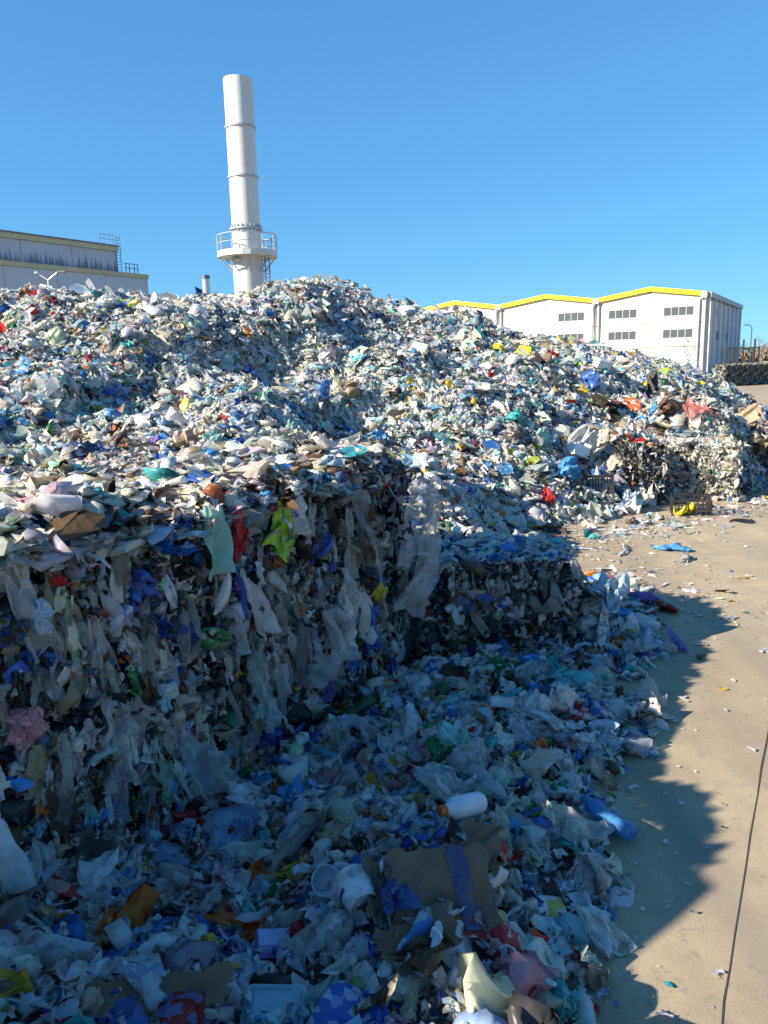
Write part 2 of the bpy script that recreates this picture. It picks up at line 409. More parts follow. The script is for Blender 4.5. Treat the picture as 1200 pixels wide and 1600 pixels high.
PAL = {  # linear base colours
 'white': (.80, .79, .73), 'cream': (.72, .67, .54), 'clear': (.66, .67, .63), 'grey': (.38, .375, .35), 'pale_blue': (.40, .58, .70),
 'blue': (.035, .15, .48), 'sky_blue': (.06, .30, .62), 'navy': (.02, .05, .16), 'teal': (.05, .42, .42), 'mint': (.35, .66, .56),
 'green': (.03, .26, .08), 'lime': (.30, .55, .06), 'black': (.02, .019, .018), 'charcoal': (.065, .062, .058), 'brown': (.17, .10, .055), 'tan': (.42, .32, .20),
 'yellow': (.72, .52, .04), 'orange': (.62, .17, .03), 'red': (.50, .025, .025), 'pink': (.66, .32, .36), 'violet': (.25, .16, .45), 'olive': (.34, .33, .08), 'rust': (.34, .10, .04)}
KEYS = list(PAL)
def weights(**kw):
    w = np.array([kw.get(k, 0.0) for k in KEYS], float); return w/w.sum()
W_HEAP = weights(white=36, cream=18, clear=19, grey=4, pale_blue=11, blue=2.2, sky_blue=3.2, navy=1.4, teal=1.6, mint=2.4, green=1.6, lime=.3, black=2.2, charcoal=3, brown=1.6, tan=2.8, yellow=.9, orange=.6, red=.6, pink=.6, violet=.15)
W_TOP = weights(white=24, cream=24, clear=12, grey=12, pale_blue=4, blue=2, sky_blue=1, navy=1, teal=1, mint=1, green=.6, black=3, charcoal=5, brown=4, tan=11, yellow=.5, orange=.8, red=.5, pink=.8, violet=.4)
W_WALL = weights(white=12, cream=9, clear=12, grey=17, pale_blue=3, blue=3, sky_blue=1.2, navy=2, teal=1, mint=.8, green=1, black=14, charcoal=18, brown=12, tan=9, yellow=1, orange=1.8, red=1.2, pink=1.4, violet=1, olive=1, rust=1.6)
W_SPILL = weights(white=36, cream=9, clear=24, grey=8, pale_blue=11, blue=5, sky_blue=6, navy=2, teal=2.4, mint=2.6, green=3, black=2, charcoal=3, brown=3, tan=3, yellow=1, orange=1.2, red=1.5, pink=1.5, violet=1)
W_DARK = weights(white=7, grey=8, clear=6, black=40, charcoal=25, navy=6, blue=3, brown=5, orange=2)
W_BLOCK = weights(white=8, cream=7, clear=8, grey=12, pale_blue=2, blue=2, black=20, charcoal=22, brown=14, tan=5, rust=3, navy=2, green=1, orange=1, red=1, pink=1)  # dark brown waste, darkened further to paint the shaded face
W_PALE = weights(white=46, cream=36, clear=9, tan=5, grey=3, orange=.7, green=.7, pale_blue=2)
W_FAR = weights(white=14, cream=12, grey=24, charcoal=30, tan=8, pale_blue=4, black=22)  # extra charcoal and black put the shade of the faces into the colours

def rot_from(nrm, rng, tilt, spin=None, up=None):
    """N rotation matrices whose local Z is the normal, tilted at random and spun"""
    N = len(nrm)
    z = nrm+rng.normal(size=(N, 3))*tilt; z /= np.linalg.norm(z, axis=1)[:, None]
    if up is None: ref = rng.normal(size=(N, 3))
    else: ref = np.tile(np.array(up, float), (N, 1))+rng.normal(size=(N, 3))*(spin or 0)
    y = ref-z*np.sum(ref*z, 1)[:, None]; y /= np.linalg.norm(y, axis=1)[:, None]+1e-9
    x = np.cross(y, z)
    return np.stack([x, y, z], 2)
def scatter(name, templates, pos, R, scale, wts, rng, parent=None, film=.12, smooth_share=.4, bright=.16):
    """ONE mesh of many loose scraps nobody could count"""
    N = len(pos); T = len(templates); pick = rng.integers(0, T, N)
    Vs, Qs, Cs, C2, Sm = [], [], [], [], []; base = 0
    pal = np.array([PAL[k] for k in KEYS])
    ci = rng.choice(len(KEYS), N, p=wts); c = pal[ci]*np.exp(rng.normal(size=(N, 1))*bright)*np.exp(rng.normal(size=(N, 3))*.06)
    c = np.clip(c, .008, .82)
    pr = rng.random(N) < .38; cj = rng.choice(len(KEYS), N, p=W_SPILL); c2 = np.where(pr[:, None], pal[cj]*.6+c*.4, c)
    al = np.where((rng.random(N) < film) & np.isin(ci, [KEYS.index(k) for k in ('white', 'clear', 'grey', 'pale_blue', 'cream', 'mint')]), rng.uniform(.35, .7, N), 1.0)
    sc = scale if scale.ndim == 2 else np.repeat(scale[:, None], 3, 1)
    for k in range(T):
        I = np.nonzero(pick == k)[0]
        if not len(I): continue
        P, Q = templates[k]; n = len(P)
        V = np.einsum('nij,nkj->nki', R[I], P[None]*sc[I][:, None, :])+pos[I][:, None, :]
        Vs.append(V.reshape(-1, 3)); Qs.append((Q[None]+(np.arange(len(I))*n)[:, None, None]+base).reshape(-1, Q.shape[1])); base += n*len(I)
        Cs.append(np.repeat(np.c_[c[I], al[I]], n, 0)); C2.append(np.repeat(np.c_[c2[I], np.ones(len(I))], n, 0))
        Sm.append(np.repeat(rng.random(len(I)) < smooth_share, len(Q)))
    V = np.concatenate(Vs); Q = np.concatenate(Qs)
    me = quad_mesh(name, V, Q, {'col': np.concatenate(Cs), 'col2': np.concatenate(C2)}, np.concatenate(Sm))
    o = link(name, me, SCRAP, parent); o['kind'] = 'stuff'
    return o

def lib(n, k, amp=.3, balls=.25, bottles=0, lo=.6, hi=1.6):
    nb = int(k*balls)
    return [t_sheet(n, RNG, RNG.uniform(lo, hi), amp) for _ in range(k-nb)]+[t_ball(n+1, RNG, RNG.uniform(.35, .7)) for _ in range(nb)]+[t_bottle(max(5, n-3), RNG, RNG.uniform(.2, .6)) for _ in range(bottles)]
T_XXLO = lib(3, 26, .3, .08); T_XLO = lib(4, 28, .3, .12); T_LO = lib(5, 30, .3, .2); T_MID = lib(6, 32, bottles=2); T_NEAR = lib(8, 32, bottles=3)
T_HI = lib(10, 30, .28, .3, 4, .45, 2.0)
T_FLAT = [t_sheet(5, RNG, RNG.uniform(.5, 1.8), .16) for _ in range(14)]
T_HANG = [t_hang(6, 10, RNG, RNG.uniform(.12, .6)) for _ in range(20)]

# ------------------------------------------------------------------ GROUND
gm = bpy.data.meshes.new('ground')
b_ = bmesh.new(); R_ = 2500.0
xs = [-R_, -300, -60, -20, 0, 20, 60, 300, R_]; ys = [-R_, -200, -40, 0, 20, 60, 120, 300, R_]
vv = [[b_.verts.new((x, y, 0)) for x in xs] for y in ys]
for j in range(len(ys)-1):
    for i in range(len(xs)-1): b_.faces.new((vv[j][i], vv[j][i+1], vv[j+1][i+1], vv[j+1][i]))
b_.to_mesh(gm); b_.free()
tag(link('ground', gm, concrete_material()), kind='structure', label='dusty tan concrete yard floor with fine grit')
# open joint between two slabs, filled with dirt: a thin ragged strip along the road
js = [(1.02, 2.2), (1.43, 2.95), (1.62, 3.28), (1.70, 3.44), (1.83, 3.66), (1.97, 3.91), (2.12, 4.17), (2.32, 4.52), (2.51, 4.86), (2.78, 5.32), (3.01, 5.73), (3.26, 6.15)]
dj = Vector((D2[0], D2[1]))
while js[-1][1] < 70:
    q = Vector(js[-1])+dj*.6; e = Vector((3.26, 6.15)); off = (q-e)-dj*((q-e).dot(dj)); q = q-off*.5+Vector((N2[0], N2[1]))*random.uniform(-.03, .03)
    js.append((q.x, q.y))
V, F = [], []
for i, (x, y) in enumerate(js):
    w = random.uniform(.003, .008); V += [(x-w*N2[0], y-w*N2[1], .004), (x+w*N2[0], y+w*N2[1], .004)]
    if i: F.append((2*i-2, 2*i-1, 2*i+1, 2*i))
me = bpy.data.meshes.new('slab_joint'); me.from_pydata(V, [], F)
tag(link('slab_joint', me, paint('joint_dirt', (.045, .034, .025), .95)), kind='structure', label='dark cracked joint between concrete slabs')

# ------------------------------------------------------------------ HEAP
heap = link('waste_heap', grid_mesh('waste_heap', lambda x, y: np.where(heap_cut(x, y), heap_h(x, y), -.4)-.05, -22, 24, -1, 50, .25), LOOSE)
tag(heap, 'mountain of loose mixed plastic waste rising behind the stacked bales', 'waste heap', kind='stuff')
def heap_points(n, x0, x1, y0, y1, rng, dens=None):
    x = rng.uniform(x0, x1, n); y = rng.uniform(y0, y1, n); ok = heap_cut(x, y, -3.87); x, y = x[ok], y[ok]
    h = heap_h(x, y); ok = h > -.02; x, y, h = x[ok], y[ok], h[ok]
    sw, tw = xy2st(x, y); onwall = (sw > -5.3) & (tw < 7.15); h = np.where(onwall, np.maximum(h, 2.29+.5*np.abs(undulate(x*1.6, y*1.6)))-1.3*np.clip(sw+4.28, 0, None)**2, h)
    e = .12; gx = (heap_h(x+e, y)-h)/e; gy = (heap_h(x, y+e)-h)/e
    gx, gy = np.where(onwall, 0, gx), np.where(onwall, 0, gy)
    nr = np.c_[-gx, -gy, np.ones(len(x))]; ln = np.linalg.norm(nr, axis=1); nr /= ln[:, None]
    ok = np.ones(len(x), bool)
    if dens is not None: ok = rng.random(len(x)) < dens(x, y, h)
    # drop what faces away behind the crest: nothing of it can be seen from the yard
    vis = (nr@np.array([0, 0, 0.0])+((nr[:, 0]*(-x)+nr[:, 1]*(-y)+nr[:, 2]*(CAM_H-h))/np.sqrt(x*x+y*y+1))) > -.22
    ok &= vis
    return np.c_[x, y, h][ok], nr[ok]
def wedge(x, y, h, m=1.5):
    return (np.abs(x) < .56*y+m).astype(float)
# far slope, in two bands of detail
for T_, y0, y1, n_, mu_ in ((T_LO, 13.5, 15.5, 26000, .135), (T_XLO, 15.5, 22, 66000, .135), (T_XXLO, 22, 44, 130000, .155)):
    p, nr = heap_points(n_, -16, 22, y0, y1, RNG, lambda x, y, h: wedge(x, y, h)*np.clip(1.1-(y-13.5)/50, .35, 1))
    sc = np.clip(RNG.lognormal(math.log(mu_), .5, len(p)), .07, .6)
    p = p+nr*(sc*RNG.uniform(-.1, .36, len(p)))[:, None]
    print('far pieces', len(p))
    scatter('loose_scrap', T_, p, rot_from(nr, RNG, .34), np.c_[sc*1.15, sc*1.15, sc*.65], W_HEAP, RNG, heap, film=.0, smooth_share=.6)
# middle and near top
p, nr = heap_points(60000, -11, 9, 1.0, 14.5, RNG, lambda x, y, h: wedge(x, y, h, 1.6)*np.where(y < 9, 1, .8))
sc = np.clip(RNG.lognormal(math.log(.14), .55, len(p)), .045, .36)
p = p+nr*(sc*RNG.uniform(-.05, .22, len(p)))[:, None]; sc = np.c_[sc*1.2, sc*1.2, sc*.6]
s_, t_ = xy2st(p[:, 0], p[:, 1]); near = (s_ < -3.8) & (p[:, 1] < 12.5); close = p[:, 1] < 7.5
print('mid pieces', len(p), close.sum())
for T_, k_, w_, ti in ((T_MID, near & close, W_TOP, .26), (T_LO, near & ~close, W_TOP, .28), (T_LO, ~near, W_HEAP, .36)):
    scatter('loose_scrap', T_, p[k_], rot_from(nr[k_], RNG, ti), sc[k_], w_, RNG, heap, film=.05, smooth_share=.7)

# ------------------------------------------------------------------ BALES
def bale_core(name, Lx, Ly, H, rng):
    nx, ny, nz = max(3, int(Lx/.16)), max(3, int(Ly/.16)), max(3, int(H/.14))
    bm = bmesh.new(); bmesh.ops.create_cube(bm, size=1.0)
    bmesh.ops.subdivide_edges(bm, edges=bm.edges[:], cuts=7, use_grid_fill=True)
    ph = rng.uniform(0, 6, 12)
    for v in bm.verts:
        x, y, z = v.co.x*2, v.co.y*2, v.co.z*2
        k = 1-.035*((abs(x)**6*abs(y)**6)+(abs(x)**6*abs(z)**6)+(abs(y)**6*abs(z)**6))
        v.co = Vector((x*k*Lx/2, y*k*Ly/2, z*k*H/2+H/2))
        d = .03*math.sin(5*v.co.x+ph[0]+3*v.co.z)+.03*math.sin(7*v.co.z+ph[1]+2*v.co.y)+.02*math.sin(9*v.co.y+ph[2])
        v.co += Vector((x, y, z*.3))*d
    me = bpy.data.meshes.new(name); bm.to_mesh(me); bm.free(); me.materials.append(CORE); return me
def bale_faces(Lx, Ly, H, faces, dens, rng):
    P, Nn = [], []
    for f in faces:
        if f in ('x+', 'x-'): n = int(Ly*H*dens); q = np.c_[np.full(n, Lx/2 if f == 'x+' else -Lx/2), rng.uniform(-Ly/2, Ly/2, n), rng.uniform(0.02, H, n)]; nn = (1 if f == 'x+' else -1, 0, 0)
        elif f in ('y+', 'y-'): n = int(Lx*H*dens); q = np.c_[rng.uniform(-Lx/2, Lx/2, n), np.full(n, Ly/2 if f == 'y+' else -Ly/2), rng.uniform(.02, H, n)]; nn = (0, 1 if f == 'y+' else -1, 0)
        else: n = int(Lx*Ly*dens); q = np.c_[rng.uniform(-Lx/2, Lx/2, n), rng.uniform(-Ly/2, Ly/2, n), np.full(n, H)]; nn = (0, 0, 1)
        P.append(q); Nn.append(np.tile(np.array(nn, float), (n, 1)))
    return np.concatenate(P), np.concatenate(Nn)
STRAP = paint('strap_wire', (.10, .095, .09), .45, .7, .2)
def make_bale(loc, rz, Lx, Ly, H, faces, wts, label, group=None, dens=200, hang=40, size=.17, straps=True, T=T_MID, film=.1, seed=1, smooth=.7):
    rng = np.random.default_rng(seed)
    root = empty('waste_bale', loc, rz, label, 'bale', group)
    link('core', bale_core('core', Lx-.06, Ly-.06, H-.03, rng), None, root)
    p, n = bale_faces(Lx, Ly, H, faces, dens, rng)
    sc = np.clip(rng.lognormal(math.log(size), .4, len(p)), .05, .42)
    side = np.abs(n[:, 2]) < .5
    p = p+n*(rng.uniform(-.03, .05, len(p)))[:, None]
    # squeezed layers: flattened across the face, drawn out sideways
    R = rot_from(n, rng, .45, .55, up=(0, 0, 1))
    s3 = np.c_[sc*rng.uniform(.8, 1.5, len(p)), sc*rng.uniform(.55, 1.1, len(p)), sc*rng.uniform(.6, 1.1, len(p))]
    scatter('packed_scrap', T, p, R, s3, wts, rng, root, film=film, smooth_share=smooth)
    if hang:
        sf = [f for f in faces if f != 'z']
        p, n = bale_faces(Lx, Ly, H, sf, hang, rng); p[:, 2] = np.clip(p[:, 2]+.1, 0, H+.02)
        L_ = np.clip(rng.lognormal(math.log(.17), .6, len(p)), .06, .6); L_ = np.minimum(L_, p[:, 2]+.02)
        p = p+n*.03
        R = rot_from(n, rng, .16, .16, up=(0, 0, 1))
        scatter('hanging_film', T_HANG, p, R, np.c_[L_*rng.uniform(.6, 1.3, len(p)), L_, L_], W_HANG, rng, root, film=.5, smooth_share=.85)
    if straps:
        for k in range(4):
            x = -Lx/2+Lx*(k+.7)/4.4; a = MB(); w = .004; o = .025
            ly, h = Ly/2+o, H+o
            pts = [(x, -ly, .01), (x+rng.normal()*.01, -ly-.01, H*.3), (x+rng.normal()*.01, -ly, H*.7), (x, -ly+.02, h), (x, ly-.02, h), (x, ly, .01)]
            a.tube(pts, w, 5); a.build('strap', STRAP, root)
    return root
W_HANG = weights(white=15, clear=22, grey=24, cream=8, pale_blue=4, blue=1.5, violet=.8, black=7, charcoal=9, pink=1, mint=1, olive=.6, tan=5, brown=6, red=.4)

# the wall: two tiers along the road, faces to the road at s = -4
WALLROT = -AZ
tl = [-.8, 1.25, 2.7, 4.15, 5.65, 7.12]
wall_txt = [[w+' the %s tier' % n for w in ('near end of', 'second from the near end of', 'middle of', 'second from the far end of', 'far end of')] for n in ('lower', 'upper')]
for tier in range(2):
    for k in range(5):
        t0, t1 = tl[k]+(.10 if tier else 0), tl[k+1]+(.10 if tier and k < 4 else 0)
        sc_ = -4.0-.58+RNG.uniform(-.05, .05)-(.05 if tier else 0); x, y = st2xy(sc_, (t0+t1)/2)
        fc = ['x+']+(['y+'] if k == 4 else [])+(['y-'] if k == 0 else [])
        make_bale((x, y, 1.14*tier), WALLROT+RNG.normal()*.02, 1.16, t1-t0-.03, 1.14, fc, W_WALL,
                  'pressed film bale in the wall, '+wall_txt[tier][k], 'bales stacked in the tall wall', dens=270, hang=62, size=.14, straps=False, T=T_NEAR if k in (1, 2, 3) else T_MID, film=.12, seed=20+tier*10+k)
# the single bale past the corner
make_bale((CB_LOC[0], CB_LOC[1], 0), CB_ROT, 1.86, 1.25, 1.1, ['y-', 'x+'], W_BLOCK, 'low shaded bale standing alone beyond the corner of the tall wall', dens=260, hang=34, size=.14, straps=True, T=T_MID, seed=41)
p, n = bale_faces(1.86, 1.25, 1.1, ['z'], 300, RNG); sc = np.clip(RNG.lognormal(math.log(.12), .45, len(p)), .04, .3); c_, q_ = math.cos(CB_ROT), math.sin(CB_ROT)
p = np.c_[CB_LOC[0]+c_*p[:, 0]-q_*p[:, 1], CB_LOC[1]+q_*p[:, 0]+c_*p[:, 1], p[:, 2]+.02]
scatter('loose_scrap', T_MID, p, rot_from(n, RNG, .3), np.c_[sc*1.1, sc*1.1, sc*.7], W_SPILL, RNG, heap, film=.05, smooth_share=.8)  # paler, bluer scraps put the skylight into the bale top's colours
# bales at the foot of the heap, beyond the open yard
make_bale((5.95, 17.75, 0), math.radians(-12), 1.0, 1.1, 1.25, ['y-', 'x+', 'z'], W_DARK, 'black bale of dark film beside the white bale at the heap foot', dens=280, hang=14, size=.13, T=T_LO, seed=51)
make_bale((7.38, 18.1, 0), math.radians(-14), 1.7, 1.15, 1.3, ['y-', 'x+', 'z'], W_PALE, 'sunlit cream and white bale with wire straps at the heap foot', dens=330, hang=10, size=.13, T=T_LO, seed=52)
make_bale((9.75, 20.5, 0), math.radians(-26), 1.3, 1.5, 1.25, ['y-', 'x+', 'x-', 'z'], W_WALL, 'bale with a dark side standing right of the sunlit cream bale', dens=170, hang=10, size=.16, T=T_LO, seed=53)
make_bale((11.0, 22.6, 0), math.radians(-26), 1.3, 1.5, 1.25, ['y-', 'x+', 'x-', 'z'], W_WALL, 'bale half buried at the heap edge behind the dark-sided bale', dens=140, hang=6, size=.16, T=T_LO, seed=54)
# far row by the haul road
fb = None; fa = math.radians(62); fd = Vector((math.sin(fa), math.cos(fa)))
for k in range(6):
    for tier in range(2):
        q = Vector((36.6, 83.2))+fd*(k*1.75+.1*tier)
        if fb is None:
            fb = make_bale((q.x, q.y, 0), math.pi/2-fa, 1.7, 1.3, 1.12, ['y-', 'x-', 'z'], W_FAR, 'grey bale in the distant row, lower tier, first from its lit end', 'bales in the distant row', dens=90, hang=0, size=.22, straps=False, T=T_LO, seed=61, film=0)
        else:
            c = copy_tree(fb); c.location = (q.x, q.y, 1.12*tier)
            c['label'] = 'grey bale in the distant row, %s tier, %s from its lit end' % (('lower', 'upper')[tier], ('first', 'second', 'third', 'fourth', 'fifth', 'sixth')[k])

# ------------------------------------------------------------------ SPILL in front of the wall
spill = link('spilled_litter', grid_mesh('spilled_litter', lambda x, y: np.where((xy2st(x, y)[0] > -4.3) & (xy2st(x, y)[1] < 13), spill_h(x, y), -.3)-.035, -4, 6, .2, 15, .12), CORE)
tag(spill, 'loose bags and bottles spilled across the concrete below the bale wall', 'litter', kind='stuff')
def spill_points(n, rng, over=0.0):
    s = rng.uniform(-4.15, -.2, n); t = rng.uniform(1.0, 12.8, n); x, y = st2xy(s, t)
    h = spill_h(x, y); ok = h > -.01
    c, s_ = math.cos(-CB_ROT), math.sin(-CB_ROT); dx, dy = x-CB_LOC[0], y-CB_LOC[1]
    ok &= ~((np.abs(c*dx-s_*dy) < .85) & (np.abs(s_*dx+c*dy) < .55)); ok &= ~((s < -3.2) & (t > 7.0))
    ok &= (np.abs(x) < .56*y+1.3)
    x, y, h = x[ok], y[ok], h[ok]; e = .06
    nr = np.c_[-(spill_h(x+e, y)-h)/e, -(spill_h(x, y+e)-h)/e, np.ones(len(x))]; nr[:, :2] = np.clip(nr[:, :2], -1.2, 1.2); nr /= np.linalg.norm(nr, axis=1)[:, None]
    return np.c_[x, y, h], nr
p, nr = spill_points(3900, RNG)
sc = np.clip(RNG.lognormal(math.log(.20), .45, len(p)), .06, .42)
p = p+nr*(sc*RNG.uniform(-.05, .3, len(p)))[:, None]
print('spill pieces', len(p))
scatter('loose_scrap', T_HI, p, rot_from(nr, RNG, .3), np.c_[sc*1.1, sc*1.1, sc*.8], W_SPILL, RNG, spill, film=.38, smooth_share=.9)
p, nr = spill_points(6500, RNG); sc = np.clip(RNG.lognormal(math.log(.07), .5, len(p)), .02, .2)
scatter('loose_scrap', T_LO, p+nr*.05, rot_from(nr, RNG, .5), np.c_[sc*RNG.uniform(.5, 2.2, len(p)), sc, sc*.7], W_SPILL, RNG, spill, film=.1, smooth_share=.6)
# scraps trodden flat on the open concrete
n = 1500; t = np.where(RNG.random(n) < .16, RNG.uniform(2.0, 9.0, n), RNG.uniform(9.0, 18, n)); e = np.interp(t, EDGE[:, 0], EDGE[:, 1]); s = e+np.abs(RNG.normal(size=n))*np.where(t > 9.5, 1.2, .35)*RNG.choice([1, 1, 1, 2.4], n)
x, y = st2xy(s, t); ok = (heap_h(x, y) < .05) | ~heap_cut(x, y); ok &= (t < 13) | (s < .8)
x, y = x[ok], y[ok]; p = np.c_[x, y, np.full(len(x), .006)]
qx = RNG.uniform(0, 1, 900); fx, fy = 3.0+8.5*qx+RNG.normal(size=900)*.5, 14.0+4.6*qx-np.abs(RNG.normal(size=900))*.55
p = np.r_[p, np.c_[fx, fy, np.full(900, .006)]]; y = p[:, 1]
sc = np.clip(RNG.lognormal(math.log(.038), .8, len(p)), .01, .3)*np.where(y < 9, .5, 1.0)*np.where(np.arange(len(p)) >= len(p)-900, 1.7, 1.0)
nz = np.tile(np.array([0, 0, 1.0]), (len(p), 1))
scat = scatter('trodden_litter', T_FLAT, p+[0, 0, .012], rot_from(nz, RNG, .08), np.c_[sc, sc, sc*.3], W_HEAP, RNG, None, film=0, smooth_share=.5)
tag(scat, 'small scraps of film and paper trodden flat on the concrete', 'litter', kind='stuff')

# ------------------------------------------------------------------ BUILDINGS
WHITE = paint('hall_white_panel', (.54, .55, .53), .6, 0, .22, .35, (.3, .29, .27), (1, 1, .25))
WHITE2 = paint('hall_side_panel', (.60, .62, .63), .55, 0, .2, .3)
YEL = paint('yellow_eave', (.80, .66, .0), .45, 0, .08, .4)
GREYM = paint('grey_trim', (.36, .37, .38), .5, .2, .2)
PIPE = paint('downpipe_grey', (.42, .43, .43), .4, .3, .2)
GLASS = paint('window_glass', (.07, .085, .09), .3, 0, .1, .3)
GLASSD = paint('side_window_glass', (.05, .07, .10), .12, 0, .1, .3)
hall = empty('industrial_hall', (58.11, 140.0, 0), -AZ, 'long white hall with zigzag yellow eaves and window strips', 'hall')
BAY = 19.7; EZ, RZ = 13.55, 15.0; DEP = 47.0
MB().box(-BAY*4, -.25, .25, DEP-.25, 0, 13.4).build('wall_core', GREYM, hall)
def eave(x):  # underside of the eave trim along the facade
    f = (-x/BAY) % 1.0; return EZ+(RZ-EZ)*(1-abs(2*f-1))
for b in range(8):                                    # half bays
    x1, x0 = -b*BAY/2-.12, -(b+1)*BAY/2+.12
    for (za, zb) in ((.6, 4.95), (5.05, 9.15), (9.25, 12.95)):
        MB().box(x0, x1, 0, .25, za, zb).build('wall_panel', WHITE, hall)
    MB().prism([(x0, 13.03), (x1, 13.03), (x1, eave(x1-.001)), (x0, eave(x0+.001))], .02, .25).build('gable_panel', WHITE, hall)
    MB().box(x0, x1, -.02, .3, 0, .57).build('plinth', GREYM, hall)
    # yellow trim along the eave
    ya = eave(x0-.12); yb = eave(x1+.12)
    MB().prism([(x0-.12, ya), (x1+.12, yb), (x1+.12, yb+.8), (x0-.12, ya+.8)], -.55, .25).build('eave_trim', YEL, hall)
    if b % 2 == 0: MB().box(x0-.2, x0-.04, -.05, .2, 0, eave(x0-.12)-.02).build('joint_strip', GREYM, hall)
def win(x0, x1, z0, z1, n=4, y=0.0):
    f = MB(); t = .07
    f.box(x0, x1, y-.06, y, z0, z0+t); f.box(x0, x1, y-.06, y, z1-t, z1)
    w = (x1-x0-t)/n
    for k in range(n+1): f.box(x0+k*w, x0+k*w+t, y-.058, y, z0+t, z1-t)
    o = f.build('window', paint('window_frame', (.66, .67, .66), .4), hall)
    for k in range(n): MB().box(x0+k*w+t, x0+(k+1)*w, y-.02, y+.02, z0+t, z1-t).build('pane', GLASS, o)
for cx in (-4.85, -14.77, -24.55):
    win(cx-2.6, cx+2.6, 10.43, 12.07); win(cx-2.6, cx+2.6, 6.52, 8.12)
v = MB(); 
v.box(-6.9, -3.55, -.05, 0, 5.12, 5.2); v.box(-6.9, -3.55, -.05, 0, 6.36, 6.44); v.box(-6.9, -6.82, -.05, 0, 5.2, 6.36); v.box(-3.63, -3.55, -.05, 0, 5.2, 6.36)
for k in range(9): v.add([(-6.82, -.05, 5.22+k*.125), (-3.63, -.05, 5.22+k*.125), (-3.63, -.01, 5.30+k*.125), (-6.82, -.01, 5.30+k*.125)], [(0, 1, 2, 3)])
v.build('louvre_vent', paint('vent_grey', (.56, .56, .53), .5), hall)
for k in range(1, 4):
    x = -k*BAY
    for dx in (-.55, .55):
        MB().tube([(x+dx, -.3, 0), (x+dx, -.3, 12.9), (x+dx*.6, -.35, 13.4)], .15, 8).build('downpipe', PIPE, hall, True)
    MB().box(x-.55, x+.55, -.75, -.02, 13.35, 14.3).build('hopper_head', paint('cream_hopper', (.62, .56, .40), .5), hall)
for dx in (-1.35, -.35):
    MB().tube([(dx, -.3, 0), (dx, -.3, 13.2)], .15, 8).build('downpipe', PIPE, hall, True)
MB().box(-1.2, -.1, -.75, -.02, 13.3, 14.35).build('hopper_head', MATS['cream_hopper'], hall)
# shaded side along the road
for k in range(14):
    y0 = .05+k*DEP/14; MB().box(-.25, 0, y0+.02, y0+DEP/14-.02, .5, 13.1).build('side_panel', WHITE2, hall)
for k in range(8):
    y0 = k*DEP/7.3+.3; MB().box(0, .45, y0, y0+.5, 0, 13.4).build('pilaster', WHITE2, hall)
MB().box(-.3, .55, -.02, DEP, 13.4, 14.25).build('parapet', paint('parapet_grey', (.34, .36, .38), .5), hall)
for (yc, zc) in ((10.9, 11.2), (27.0, 11.2), (12.4, 6.9), (26.0, 6.9)):
    o = MB().box(0.0, .06, yc-.95, yc+.95, zc-.95, zc+.95).build('side_window', paint('window_frame', (.66, .67, .66), .4), hall)
    MB().box(.06, .09, yc-.85, yc-.03, zc-.85, zc+.85).build('pane', GLASSD, o); MB().box(.06, .09, yc+.03, yc+.85, zc-.85, zc+.85).build('pane', GLASSD, o)
MB().box(0.0, .08, 33.5, 36.5, 0, 4.4).build('side_door', GREYM, hall)
rf = MB()
for k in range(4):
    for sgn in (0, 1):
        xa = -k*BAY-sgn*BAY/2; xb = xa-BAY/2
        za, zb = (EZ, RZ) if sgn == 0 else (RZ, EZ)
        rf.add([(xa, .26, za+.6), (xb, .26, zb+.6), (xb, DEP, zb+.6), (xa, DEP, za+.6)], [(0, 1, 2, 3)])
rf.build('roof', GREYM, hall)

# hoop guard at the hall corner
g = MB(); 
for x in (-3.2, -2.2): g.tube([(x, 0, 0), (x, 0, 2.6), (x+.15, 0, 2.85), (x+1.6, 0, 2.2), (x+1.9, 0, 0)], .09, 6)
hg = g.build('guard_rail', paint('galvanised', (.42, .43, .42), .4, .6), None, True); hg.location = (58.1-2.2, 135.6, 0); hg.rotation_euler = (0, 0, -AZ)
tag(hg, 'bent grey steel guard rail standing before the hall corner', 'guard rail')

# left: shaded two-step building
LB = paint('left_cladding', (.48, .53, .56), .55, 0, .12, .3)
def stain_material():
    mt, nt, b = nodes('stained_cladding')
    n = noise(nt, 1.0, 5, .6, sc=(3.2, 3.2, .12)); g_ = nt.nodes.new('ShaderNodeTexCoord'); sp = nt.nodes.new('ShaderNodeSeparateXYZ'); L(nt, g_.outputs['Generated'], sp.inputs[0])
    # rain streaks that rise from the ledge to different heights
    ad = nt.nodes.new('ShaderNodeMath'); ad.operation = 'SUBTRACT'; L(nt, n.outputs[0], ad.inputs[0])
    mu = nt.nodes.new('ShaderNodeMath'); mu.operation = 'MULTIPLY'; mu.inputs[1].default_value = .42; L(nt, sp.outputs[2], mu.inputs[0]); L(nt, mu.outputs[0], ad.inputs[1])
    r = ramp(nt, ad.outputs[0], [(.30, 0.0), (.46, .8)])
    L(nt, mix(nt, r.outputs[0], (.42, .47, .52), (.08, .10, .14)), b.inputs['Base Color']); b.inputs['Roughness'].default_value = .6
    return mt
LBS = stain_material()
CREAM = paint('cream_ledge', (.50, .44, .26), .55, 0, .3, .6)
A0 = math.radians(33.5)
lb = empty('process_building', (-27.2, 94.7, 0), -A0, 'grey clad building with streaked upper storey and cream yellow ledges', 'building')
